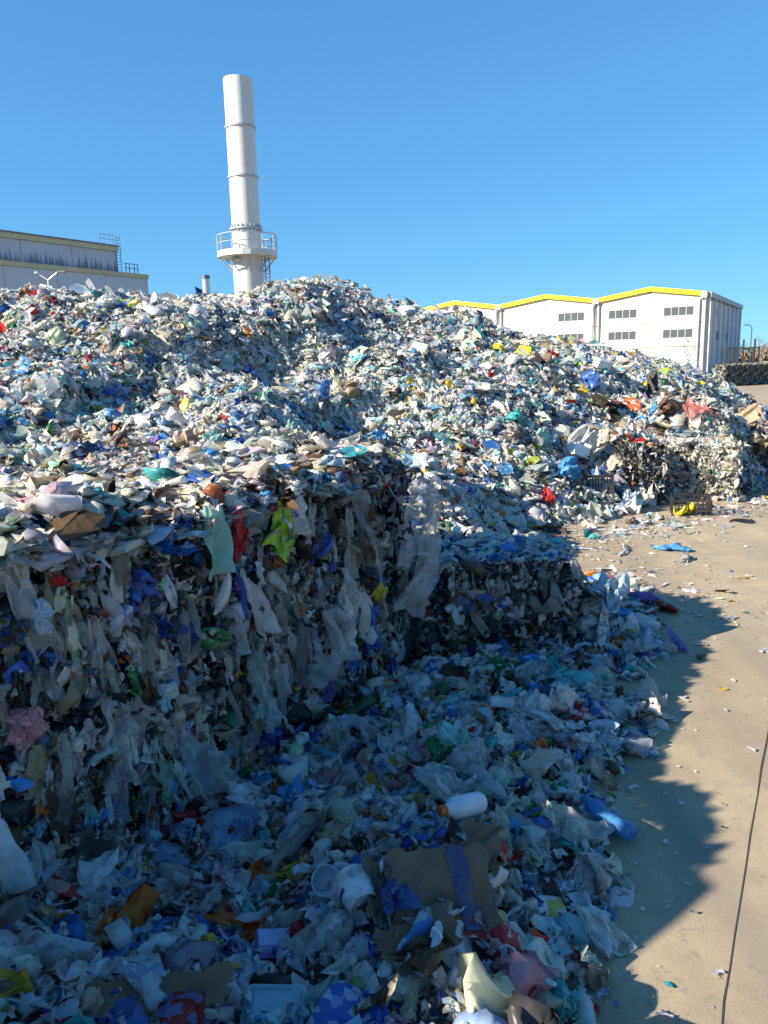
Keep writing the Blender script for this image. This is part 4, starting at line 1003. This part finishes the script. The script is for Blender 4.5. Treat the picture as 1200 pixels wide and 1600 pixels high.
def place_root(name, px, py, label, cat, rot, lift=.0, up_tilt=0.0):
    p = land(px, py); k = depth(p)/FPX; r = empty(name, p, 0, label, cat)
    r.matrix_world = Matrix.Translation(p+Vector((0, 0, lift))) @ rot.to_4x4(); return r, k
def eul(x, y, z):
    from mathutils import Euler
    return Euler((math.radians(x), math.radians(y), math.radians(z))).to_matrix()
# bucket: bottom turned to the camera
r, k = place_root('bucket', 548, 1425, 'white plastic bucket with purple print lying on the cardboard', 'bucket', eul(97, 0, 26), .2)
BK = plastic('bucket_white', (.60, .61, .60), None, None, .4, .05, dirt=.6)
k *= .8; R1, R2, HH = 36*k, 30*k, 70*k
MB().lathe([(R1, 0), (R1*1.04, .004), (R1*1.04, 6*k), (R1, 7*k), (R2, HH), (R2*.97, HH+2*k), (R2*.90, HH+2*k), (R2*.88, HH-3*k), (.001, HH-3*k)], 32).build('body', BK, r, True)
MB().lathe([(R1*.97, .003), (R1*.96, 7*k), (R2*.93, HH-6*k), (.001, HH-6*k)], 32).build('inside', paint('bucket_inside', (.30, .31, .33), .6), r, True)
PR = plastic('purple_print', (.17, .05, .22), None, None, .4, .02, dirt=.1); PK = plastic('pink_print', (.5, .22, .30), None, None, .4, .02, dirt=.1)
def rr(z): return R1+(R2-R1)*(z-7*k)/(HH-7*k)+.0012
for z0, z1, a0, a1, mt in ((30*k, 40*k, 2.5, 3.9, PR), (17*k, 20*k, 2.7, 3.7, PK), (23*k, 25*k, 2.7, 3.5, PK), (50*k, 57*k, 3.6, 3.95, PR)):
    MB().lathe([(rr(z0), z0), (rr(z1), z1)], 12, a0, a1).build('print', mt, r, True)
# flattened carton with blue band
CBD = paint('cardboard', (.17, .11, .062), .85, 0, .6, 7.0, (.07, .045, .028))  # brown darkened for the shade the box lies in
def panel(root, cx, cy, cz, w, h, rx, ry, rz, mat=CBD, name='panel', seed=1, warp=.06, th=.005, sub=None):
    uv, Q = grid_uv(13, 13); rng = np.random.default_rng(seed)
    if sub: uv = np.c_[sub[0]+(uv[:, 0]+.5)*(sub[1]-sub[0]), uv[:, 1]*.99]
    P = np.c_[uv*[w, h], np.zeros(len(uv))]; ed = (np.abs(uv).max(1) > .49)[:, None]
    P[:, :2] += ed*.016*np.sin(uv[:, ::-1]*[61, 53]+seed*3)*(0 if sub else 1); cx_ = .08*seed-.3
    P[:, 2] += .10*w*np.abs(uv[:, 0]-cx_*.5)+.06*h*np.abs(uv[:, 1]+.12*math.sin(seed)); P = crumple(P, uv, rng, warp*.3, 5, .6, 3.0)
    o = link(name, quad_mesh(name, P, Q, None, np.zeros(len(Q), bool)), mat, root); sd = o.modifiers.new('t', 'SOLIDIFY'); sd.thickness = th
    o.location = (cx, cy, cz); o.rotation_euler = [math.radians(a) for a in (rx, ry, rz)]; return o
r, k = place_root('cardboard_box', 690, 1420, 'torn brown cardboard box with a blue band under the bucket', 'cardboard box', eul(0, 0, 8), .03); k *= .68
pa = panel(r, 0, 0, .08, 240*k, 175*k, 34, 4, 0, seed=2)
uv, Q = grid_uv(5, 9)
panel(pa, 0, 0, .006, 240*k, 175*k, 0, 0, 0, plastic('navy_band', (.025, .045, .14), None, None, .45, .05, dirt=.5), 'blue_band', 2, .06, .002, (.14, .31))
panel(r, 120*k, 95*k, .16, 90*k, 110*k, 55, 6, -20, seed=3)
panel(r, -150*k, 25*k, .06, 70*k, 180*k, 20, 40, 10, seed=4)
panel(r, -80*k, -110*k, .03, 170*k, 90*k, 15, -6, 5, seed=5)
r, k = place_root('cardboard_sheet', 235, 1580, 'brown curled cardboard sheet under the bright white foil bag', 'cardboard', eul(14, 0, 5), .08)
panel(r, 0, 0, 0, 250*k, 70*k, 10, 0, 0, seed=6, warp=.05)
# navy film strip over the carton
put('flat', 620, 1440, 160, 'navy', 'plastic_film', 'dark blue film strip lying across the cardboard box', 'film', spin=.25, sx=(.42, 1, .35), lift=.32, tilt=.1, mat=plastic('deep_blue_film', (.03, .075, .22), None, None, .35, .15, dirt=.2), var=2)
# small white bottle with red sleeve, long pouch, can, tray, soles, tub
WB = plastic('white_hdpe', (.66, .70, .74), None, None, .35, .1, dirt=.15)
r, k = place_root('small_bottle', 622, 1390, 'small white bottle with red sleeve lying on the cardboard box', 'bottle', eul(90, 0, 88), .14)
MB().lathe([(.001, -27*k), (9*k, -27*k), (10*k, -25*k), (10*k, 8*k), (6*k, 18*k), (6*k, 26*k), (.001, 26*k)], 18).build('body', WB, r, True)
MB().lathe([(10.3*k, -22*k), (10.3*k, -8*k)], 18).build('sleeve', M('red'), r, True)
r, k = place_root('squeeze_pouch', 724, 1290, 'long white pouch with red cap lying over grey bags', 'pouch', eul(80, 10, -58), .14)
MB().lathe([(.001, -38*k), (14*k, -38*k), (17*k, -32*k), (17*k, 20*k), (8*k, 34*k), (8*k, 38*k)], 18).build('body', WB, r, True)
MB().lathe([(8.5*k, 36*k), (8.5*k, 48*k), (.001, 48*k)], 14).build('cap', M('orange'), r, True)
r, k = place_root('tin_can', 523, 1467, 'shiny round tin can end turned upward beside the bucket', 'can', eul(50, 0, 10), .1)
MB().lathe([(13*k, -24*k), (13*k, 0), (12.4*k, 1.2*k), (11.4*k, 0), (11*k, -2.4*k), (.001, -2*k)], 24).build('body', paint('tin', (.62, .66, .72), .18, .9, .1), r, True)
r, k = place_root('napkin_box', 427, 1485, 'lavender and violet paper box in the foreground litter', 'paper box', eul(30, 14, 20), .03)
MB().box(-27*k, 27*k, -22*k, 22*k, -12*k, 12*k).build('carton', paint('lavender', (.24, .23, .42), .7, 0, .7, 11), r, bevel=.004)
MB().box(-25*k, 25*k, -4*k, 20*k, 12*k, 12.8*k).build('label_patch', paint('pale_lavender', (.36, .42, .62), .7, 0, .5, 14), r)
MB().box(-27.4*k, 27.4*k, -22.4*k, -14*k, -12.4*k, 12.4*k).build('violet_edge', M('violet'), r)
r, k = place_root('food_tray', 428, 1592, 'pale blue plastic food tray lying upside down', 'tray', eul(20, 0, -3), .05)
w, h = 44*k, 34*k
def rrect(w, h, z, n=5, rad=.3):
    c = min(w, h)*rad; out = []
    for cx, cy, a0 in ((w-c, h-c, 0), (-w+c, h-c, 90), (-w+c, -h+c, 180), (w-c, -h+c, 270)):
        for i in range(n): a = math.radians(a0+90*i/(n-1)); out.append((cx+c*math.cos(a), cy+c*math.sin(a), z))
    return out
def loft(rings, cap=True):
    b = MB(); n = len(rings[0]); V = [p for q in rings for p in q]; F = []
    for i in range(len(rings)-1):
        for j in range(n): F.append((i*n+j, i*n+(j+1) % n, (i+1)*n+(j+1) % n, (i+1)*n+j))
    if cap: F.append(tuple(range((len(rings)-1)*n, len(rings)*n)))
    return b.add(V, F)
loft([rrect(w*1.12, h*1.12, -.002), rrect(w*1.12, h*1.12, .004), rrect(w, h, .006), rrect(w*.8, h*.8, .04), rrect(w*.72, h*.72, .045), rrect(w*.70, h*.70, .038)]).build('tray_shell', plastic('tray_blue', (.32, .52, .60), None, .85, .2, .2, dirt=.1), r, True)
def sole(px, py, L_, wd, ang, label, mat, name='shoe_sole', cat='shoe sole'):
    r, k = place_root(name, px, py, label, cat, eul(14, -8, ang), .1)
    def out(z, s):
        pts = []
        for i in range(28):
            a = 2*math.pi*i/28; y = math.cos(a)*L_*k/2*s; t = math.cos(a)
            x = math.sin(a)*wd*k/2*s*(.80+.25*t-.28*(1-t*t)*.8); pts.append((x+.12*wd*k*math.sin(a*0+t*2), y, z+.02*t*t))
        return pts
    loft([out(-.004, .9), out(0, 1), out(.018, 1), out(.022, .93), out(.014, .88)]).build('sole', mat, r, True)
    b = MB(); b.tube([(-wd*k*.35, L_*k*.12, .02), (-.1*wd*k, L_*k*.2, .06), (.25*wd*k, L_*k*.14, .05), (wd*k*.42, L_*k*.06, .02)], .009, 6); b.build('strap', mat, r, True)
sole(805, 1530, 135, 34, 58, 'long white slipper sole with brown stains at the near spill', paint('sole_white', (.55, .58, .62), .5, 0, .6, 9, (.35, .14, .07)))
sole(682, 1502, 62, 22, -12, 'narrow white sandal sole standing by the cardboard box', paint('sandal_white', (.52, .56, .60), .5, 0, .3, 9))
r, k = place_root('jar', 890, 1328, 'pale green glass jar at the edge of the spill', 'jar', eul(60, 0, -20), .1)
MB().lathe([(.001, -20*k), (15*k, -20*k), (16*k, -17*k), (16*k, 10*k), (11*k, 17*k), (11*k, 20*k)], 20).build('body', plastic('green_glass', (.20, .46, .34), None, .6, .08, .2, dirt=.1), r, True)
MB().lathe([(11.6*k, 18*k), (11.6*k, 25*k), (.001, 25*k)], 16).build('lid', M('grey'), r, True)
r, k = place_root('plastic_disc', 781, 1466, 'round yellowish plastic disc near the mint green bag', 'disc', eul(50, 20, 0), .12)
MB().lathe([(12*k, -4*k), (12.4*k, 0), (10.5*k, 1.2*k), (10*k, -.5*k), (.001, -.2*k)], 22).build('face', paint('lid_yellow', (.46, .40, .22), .45, 0, .3, 20), r, True)
r, k = place_root('plastic_tub', 508, 1402, 'grey-white plastic tub half behind the bucket', 'tub', eul(60, -20, 30), .12)
MB().lathe([(22*k, 14*k), (23*k, 14*k), (23*k, 11*k), (21*k, 10*k), (17*k, -18*k), (.001, -18*k)], 24).build('body', WB, r, True)

# --- heap, named items
CRB = paint('crate_black', (.022, .022, .024), .5, 0, .3, 5, (.10, .085, .06))
def crate(px, py, wpx, label, rot, lift, hk=.55, ratio=.62):
    r, k = place_root('plastic_crate', px, py, label, 'crate', rot, lift); w = wpx*k; d = w*ratio; h = w*hk; t = .012
    for sy in (-1, 1):
        b = MB()
        for z in (0, .34, .68, 1.0): b.box(-w/2, w/2, sy*d/2-t/2, sy*d/2+t/2, h*z*.93, h*z*.93+h*.09)
        for i in range(9): x = -w/2+w*i/8; b.box(x-.008, x+.008, sy*d/2-t*.4, sy*d/2+t*.4, .003, h*1.0)
        b.build('long_side', CRB, r)
    for sx in (-1, 1):
        b = MB()
        for z in (0, .34, .68, 1.0): b.box(sx*w/2-t/2, sx*w/2+t/2, -d/2+.01, d/2-.01, h*z*.93, h*z*.93+h*.09)
        for i in range(1, 6): y = -d/2+d*i/6; b.box(sx*w/2-t*.4, sx*w/2+t*.4, y-.008, y+.008, .003, h)
        b.build('short_side', CRB, r)
    b = MB()
    for i in range(10): x = -w/2+w*(i+.5)/10; b.box(x-.014, x+.014, -d/2+.012, d/2-.012, .002, .012)
    for i in range(5): y = -d/2+d*(i+.5)/5; b.box(-w/2+.012, w/2-.012, y-.012, y+.012, .012, .02)
    b.build('base', CRB, r)
crate(933, 775, 44, 'black lattice crate tipped on its side holding blue scraps', eul(72, 0, -8), .12, .45, .95)
crate(1078, 803, 56, 'black slatted crate lying in front of the cream bale', eul(8, 0, -14), .02, .46, .6)
put('sheet', 932, 748, 32, 'blue', 'plastic_bag', 'blue bag stuffed inside the tipped black crate', lift=.3)
put('ball', 852, 782, 36, 'red', 'plastic_bag', 'bright red bag at the sunlit heap foot', sx=(.8, 1, .8))
put('ball', 55, 491, 22, 'red', 'plastic_bag', 'small crimson bag on the upper tier below the streaked building', lift=.4)
put('sheet', 147, 646, 34, 'yellow', 'plastic_bag', 'yellow bag on the sunlit plateau', lift=.3)
put('sheet', 780, 553, 26, 'yellow', 'plastic_bag', 'mustard yellow bag high on the heap slope', lift=.4)
put('sheet', 860, 562, 26, 'red', 'plastic_bag', 'red bag high on the heap below the hall', lift=.4)
put('sheet', 690, 770, 22, 'yellow', 'plastic_bag', 'small yellow bag by the low bale', lift=.3)
put('sheet', 835, 825, 34, 'yellow', 'plastic_bag', 'flat yellow bag at the rim of the open yard', lift=.15, sx=(1.4, .6, .5))
put('sheet', 1068, 806, 40, 'yellow', 'plastic_bag', 'bright yellow bag in front of the slatted crate', lift=.2, mat=plastic('lemon', (.75, .65, .05), None, None, .4, .3))
put('sheet', 1040, 750, 48, 'sky_blue', 'plastic_bag', 'cobalt blue bag on the black bale', lift=.2, sx=(1.2, .7, .8))
put('ball', 1112, 778, 28, 'blue', 'plastic_bag', 'small ultramarine bag at the cream bale foot', lift=.3)
put('sheet', 1090, 655, 62, 'red', 'plastic_bag', 'translucent reddish bag on top of the bales', film=True, lift=.35, mat=plastic('film_reddish', (.55, .20, .17), None, .7, .3, .4))
put('ball', 990, 640, 40, 'orange', 'plastic_bag', 'orange red bag among black sheets on the heap', lift=.2, sx=(1.2, .6, .6), mat=plastic('orange_red', (.62, .09, .03), None, None, .3, .2))
for i, (x, y, s, c, w_) in enumerate(((1010, 622, 60, 'charcoal', 'dark brown sheet sagging behind the orange red bag'), (945, 650, 58, 'black', 'black sheet draped left of the orange red bag'), (1045, 648, 46, 'brown', 'stiff brown sheet right of the orange red bag'), (1150, 660, 56, 'grey', 'grey crumpled sheet on the bale edge'))):
    put('sheet', x, y, s, c, 'plastic_film', w_, 'film', lift=.3, sx=(1.3, .8, 1))
for i, (x, y, s, c, w_) in enumerate(((905, 705, 62, 'white', 'big white bag on the heap above the tipped crate'), (930, 700, 50, 'cream', 'round cream bag beside the big white heap bag'), (958, 735, 44, 'cream', 'cream bag behind the tipped crate'), (880, 745, 48, 'sky_blue', 'slanting blue bag left of the tipped crate'), (975, 790, 46, 'pale_blue', 'pale blue bag right of the tipped crate'), (920, 605, 44, 'blue', 'blue bag on the shoulder of the heap'), (1010, 790, 60, 'clear', 'clear bag between the two crates'), (840, 690, 40, 'mint', 'mint bag on the sunny slope'), (545, 615, 34, 'tan', 'tan oval sack in the shaded hollow of the heap'), (800, 660, 36, 'teal', 'teal bag midway up the slope'), (1170, 700, 50, 'tan', 'tan sack beside the sunlit cream bale'))):
    put('ball' if i % 2 else 'sheet', x, y, s, c, 'plastic_bag', w_, lift=.3)
def wbox(px, py, s, label, rot, lift=.1, col=None):
    r, k = place_root('white_box', px, py, label, 'box', rot, lift); w = s*k/2
    MB().box(-w, w, -w*.7, w*.7, 0, w*1.1).build('carton', col or paint('foam_white', (.74, .74, .72), .6, 0, .15, 4), r, bevel=.008)
    MB().box(-w*.82, w*.82, -w*.52, w*.52, w*1.1, w*1.13).build('lid_recess_shade', paint('foam_shadow', (.50, .50, .49), .7), r)  # raised greyer plate paints the shade of a lid recess
wbox(938, 580, 24, 'small white foam box high on the heap shoulder', eul(20, 14, 20))
wbox(900, 722, 34, 'white foam box on the slope above the red bag', eul(-16, 20, 30))
wbox(985, 800, 30, 'white and navy carton at the heap foot', eul(30, 10, -25), .05)
r, k = place_root('cardboard_sheet', 1150, 690, 'folded tan cardboard on the heap edge behind the bales', 'cardboard', eul(30, -10, -20), .15); r.location = (9.9, 21.2, 1.55); k = 16.5/FPX
panel(r, 0, 0, 0, 62*k, 40*k, 0, 0, 0, paint('cardboard_lit_copy', (.40, .30, .19), .85, 0, .3, 6), seed=8); panel(r, 18*k, 14*k, .05, 40*k, 30*k, 50, 0, 20, MATS['cardboard_lit_copy'], seed=9)  # paler copy of the cardboard, sunlight put into the brown
# --- on the open concrete
put('flat', 1045, 860, 62, 'sky_blue', 'plastic_film', 'blue film lying on the open concrete', 'film', sx=(1.2, .6, .4), lift=.08, tilt=.05)
put('flat', 1068, 877, 46, 'grey', 'plastic_film', 'grey rag-like film beside the blue film on the concrete', 'film', sx=(1.2, .5, .4), lift=.06, tilt=.05)
put('flat', 975, 861, 60, 'clear', 'plastic_film', 'clear film streak left of the blue film', 'film', sx=(1.5, .4, .3), lift=.05, tilt=.05, mat=M('clear'))
put('flat', 905, 858, 50, 'pale_blue', 'plastic_film', 'bluish litter film near the low bale on the yard', 'film', sx=(1.2, .5, .3), lift=.06, tilt=.05)
put('flat', 1196, 1018, 34, 'white', 'paper_sheet', 'white paper sheet on the sunlit concrete', 'paper', sx=(.8, 1, .2), lift=.05, tilt=.04)
put('flat', 1150, 978, 26, 'cream', 'paper_sheet', 'cream paper scrap on the sunlit concrete', 'paper', sx=(1, .6, .3), lift=.05, tilt=.04)
put('flat', 1095, 1027, 34, 'charcoal', 'rag', 'dark rag scrap on the sunlit concrete', 'rag', sx=(1, .6, .3), lift=.05, tilt=.04)
put('flat', 1075, 803, 34, 'pink', 'plastic_film', 'pinkish film flattened before the yellow bag', 'film', sx=(1.4, .5, .3), lift=.06, tilt=.05)
put('flat', 1062, 826, 46, 'pale_blue', 'plastic_film', 'pale blue film flattened at the yard rim', 'film', sx=(1.4, .5, .3), lift=.06, tilt=.05)

# ------------------------------------------------------------------ many single bags and bottles, each its own object
COLN = {'white': 'white', 'clear': 'clear', 'cream': 'cream', 'grey': 'grey', 'pale_blue': 'pale blue', 'blue': 'dark blue', 'sky_blue': 'bright blue', 'teal': 'teal', 'mint': 'mint green', 'green': 'green', 'black': 'black', 'charcoal': 'charcoal', 'tan': 'tan', 'red': 'red', 'pink': 'pink', 'orange': 'orange', 'yellow': 'yellow', 'violet': 'violet', 'brown': 'brown', 'navy': 'navy', 'lime': 'lime', 'olive': 'olive', 'rust': 'rust'}
def visible(p):
    v = np.array(p)-[0, 0, CAM_H]; w = v@fwd
    if w < 1: return False
    x, y = 600+FPX*(v@rgt)/w, 800-FPX*(v@upv)/w
    if not (-20 < x < 1220 and 0 < y < 1620): return False
    q = land(x, y); return (Vector(p)-q).length < .35+.03*w
def pick_col(w): return KEYS[int(IR.choice(len(KEYS), p=w))]
LM = []                                              # findable things that say which bag is meant
for o in list(COL.objects):
    if o.parent is None and 'category' in o and o.get('kind') is None and o.location.y < 24:
        for key, ph in (('bright red bag hanging', 'red hanging bag'), ('puffed royal blue', 'puffed royal blue bag'), ('safety vest', 'green safety vest'), ('olive film', 'pale olive film'), ('long clear film', 'long dangling clear strip'), ('dusky pink', 'dusky pink bag'), ('long blue tape', 'long blue tape'), ('foam strip', 'curved foam strip'), ('tall grey clear', 'tall clear film'), ('green film hanging', 'hanging green film'), ('dull yellow', 'dull yellow bag'),
                        ('white plastic bucket', 'white bucket'), ('torn brown cardboard', 'torn cardboard box'), ('food tray', 'food tray'), ('lavender', 'lavender paper box'), ('yellow packet', 'lettered yellow packet'), ('wide teal', 'wide teal bag'), ('crushed green bottle', 'crushed green bottle'), ('dark green bottle', 'dark green bottle'), ('orange net', 'orange net bag'), ('long white pouch', 'long white pouch'), ('leaflet', 'printed leaflet'), ('glass jar', 'glass jar'), ('slipper', 'white slipper sole'), ('low shaded bale', 'low single bale'), ('biggest milky', 'biggest milky bag'), ('turquoise bottle', 'turquoise bottle'), ('purple bag', 'purple bag on the concrete'), ('puffy pale sack', 'puffy pale sack'),
                        ('tipped on its side', 'tipped black crate'), ('slatted crate', 'slatted black crate'), ('foam box on the slope', 'foam box on the slope'), ('orange red bag among', 'orange red bag'), ('translucent reddish', 'translucent reddish bag'), ('sunlit cream and white', 'sunlit cream bale'), ('mustard', 'mustard yellow bag'), ('tan oval', 'tan oval sack'), ('mint bag', 'mint bag'), ('teal bag midway', 'teal bag on the slope'), ('bright red bag at', 'bright red bag'),
                        ('pale greenish', 'large pale greenish sheet'), ('vivid azure', 'vivid azure bag'), ('yellow bag on the sunlit', 'yellow bag on the plateau'), ('light blue bag lying', 'light blue bag'), ('small yellow bag', 'small yellow bag')):
            if key in o['label']: LM.append((o.matrix_world.translation.copy(), ph))
def crowd(n, sample, wts, kinds, smu, ssd, smin, smax, where, grp, name='plastic_bag', cat='plastic bag', noun='{} bag', film=.2, lift=.22, reach=1.0):
    k = 0; tries = 0
    while k < n and tries < n*8:
        tries += 1; p, nn = sample()
        if not visible(p): continue
        c = pick_col(wts); kd = kinds[int(IR.integers(len(kinds)))]
        f = IR.random() < film and c in ('white', 'clear', 'grey', 'pale_blue')
        s = float(np.clip(IR.lognormal(math.log(smu), ssd), smin, smax))*min(1.0, .32+depth(p)/10.5)
        form = {'ball': 'puffed', 'sheet': 'crumpled', 'flat': 'flattened', 'hang': 'pleated', 'bottle': 'crushed'}[kd]
        size = 'large ' if s > smu*1.25 else 'small ' if s < smu*.7 else ''
        near = min(((q-Vector(p)).length, ph) for q, ph in LM)
        tail = ' near the '+near[1] if near[0] < reach else ''
        item(kd, p, nn, s, M(c, f), name, size+form+' '+noun.format(COLN[c])+' '+where+tail, cat, grp, lift=lift)
        k += 1
def s_spill():
    while True:
        s = IR.uniform(-3.35, -.8); t = IR.uniform(3.0, 9.5); x, y = st2xy(s, t); h = float(spill_h(x, y))
        c, s_ = math.cos(-CB_ROT), math.sin(-CB_ROT); dx, dy = x-CB_LOC[0], y-CB_LOC[1]
        if h > .03 and not (abs(c*dx-s_*dy) < 1.0 and abs(s_*dx+c*dy) < .7): return Vector((x, y, h)), surf_n((x, y, h))[0]
def s_wall():
    t = IR.uniform(2.0, 7.0); x, y = st2xy(-3.97, t); return Vector((x, y, IR.uniform(.7, 2.2))), Vector((N2[0], N2[1], 0))
def s_top():
    while True:
        x, y = IR.uniform(-7, 1), IR.uniform(4, 13); s, t = xy2st(x, y)
        if s < -4.1 and bool(heap_cut(np.array(x), np.array(y))): h = float(heap_h(x, y)); return Vector((x, y, h)), surf_n((x, y, h+5))[0]
def s_slope():
    while True:
        x, y = IR.uniform(-4, 12), IR.uniform(11, 21)
        if not bool(heap_cut(np.array(x), np.array(y))): continue
        h = float(heap_h(x, y))
        if h > .1: return Vector((x, y, h)), surf_n((x, y, h))[0]
def s_foot():
    while True:
        t = IR.uniform(0, 1); x = 3.2+7.0*t+IR.normal()*.3; y = 14.4+3.6*t+IR.normal()*.35
        h = max(0.0, float(surf(x, y)))
        if h < .5: return Vector((x, y, h)), Vector((0, 0, 1))
bpy.context.view_layer.update()
crowd(105, s_spill, W_SPILL, ['sheet', 'sheet', 'ball', 'sheet'], .27, .35, .14, .5, 'in the shaded spill', 'bags in the shaded spill')
crowd(26, s_wall, W_HANG, ['hang'], .24, .35, .12, .42, 'hanging from the bale wall', 'films hanging from the bale wall', 'plastic_film', 'film', '{} film', .45)
crowd(26, s_wall, W_WALL, ['sheet', 'ball'], .20, .3, .1, .34, 'squeezed into the bale wall', 'bags in the bale wall face', lift=.08)
crowd(58, s_top, W_TOP, ['sheet', 'flat', 'sheet', 'ball'], .26, .35, .14, .45, 'on the sunlit stack top', 'bags on the stack top', lift=.12, reach=1.6)
crowd(62, s_slope, W_HEAP, ['sheet', 'sheet', 'sheet', 'ball'], .28, .3, .18, .45, 'on the sunny heap slope', 'bags on the heap slope', film=.05, reach=1.8)
crowd(40, s_foot, W_HEAP, ['sheet', 'ball', 'sheet', 'flat'], .24, .35, .12, .45, 'at the heap foot', 'bags at the heap foot', film=.2, lift=.16, reach=1.2)
crowd(26, s_spill, weights(clear=8, green=3, blue=3, white=3, sky_blue=3, teal=1, brown=1), ['bottle'], .25, .25, .15, .36, 'in the shaded spill', 'bottles in the spill', 'plastic_bottle', 'bottle', '{} plastic bottle', .4)
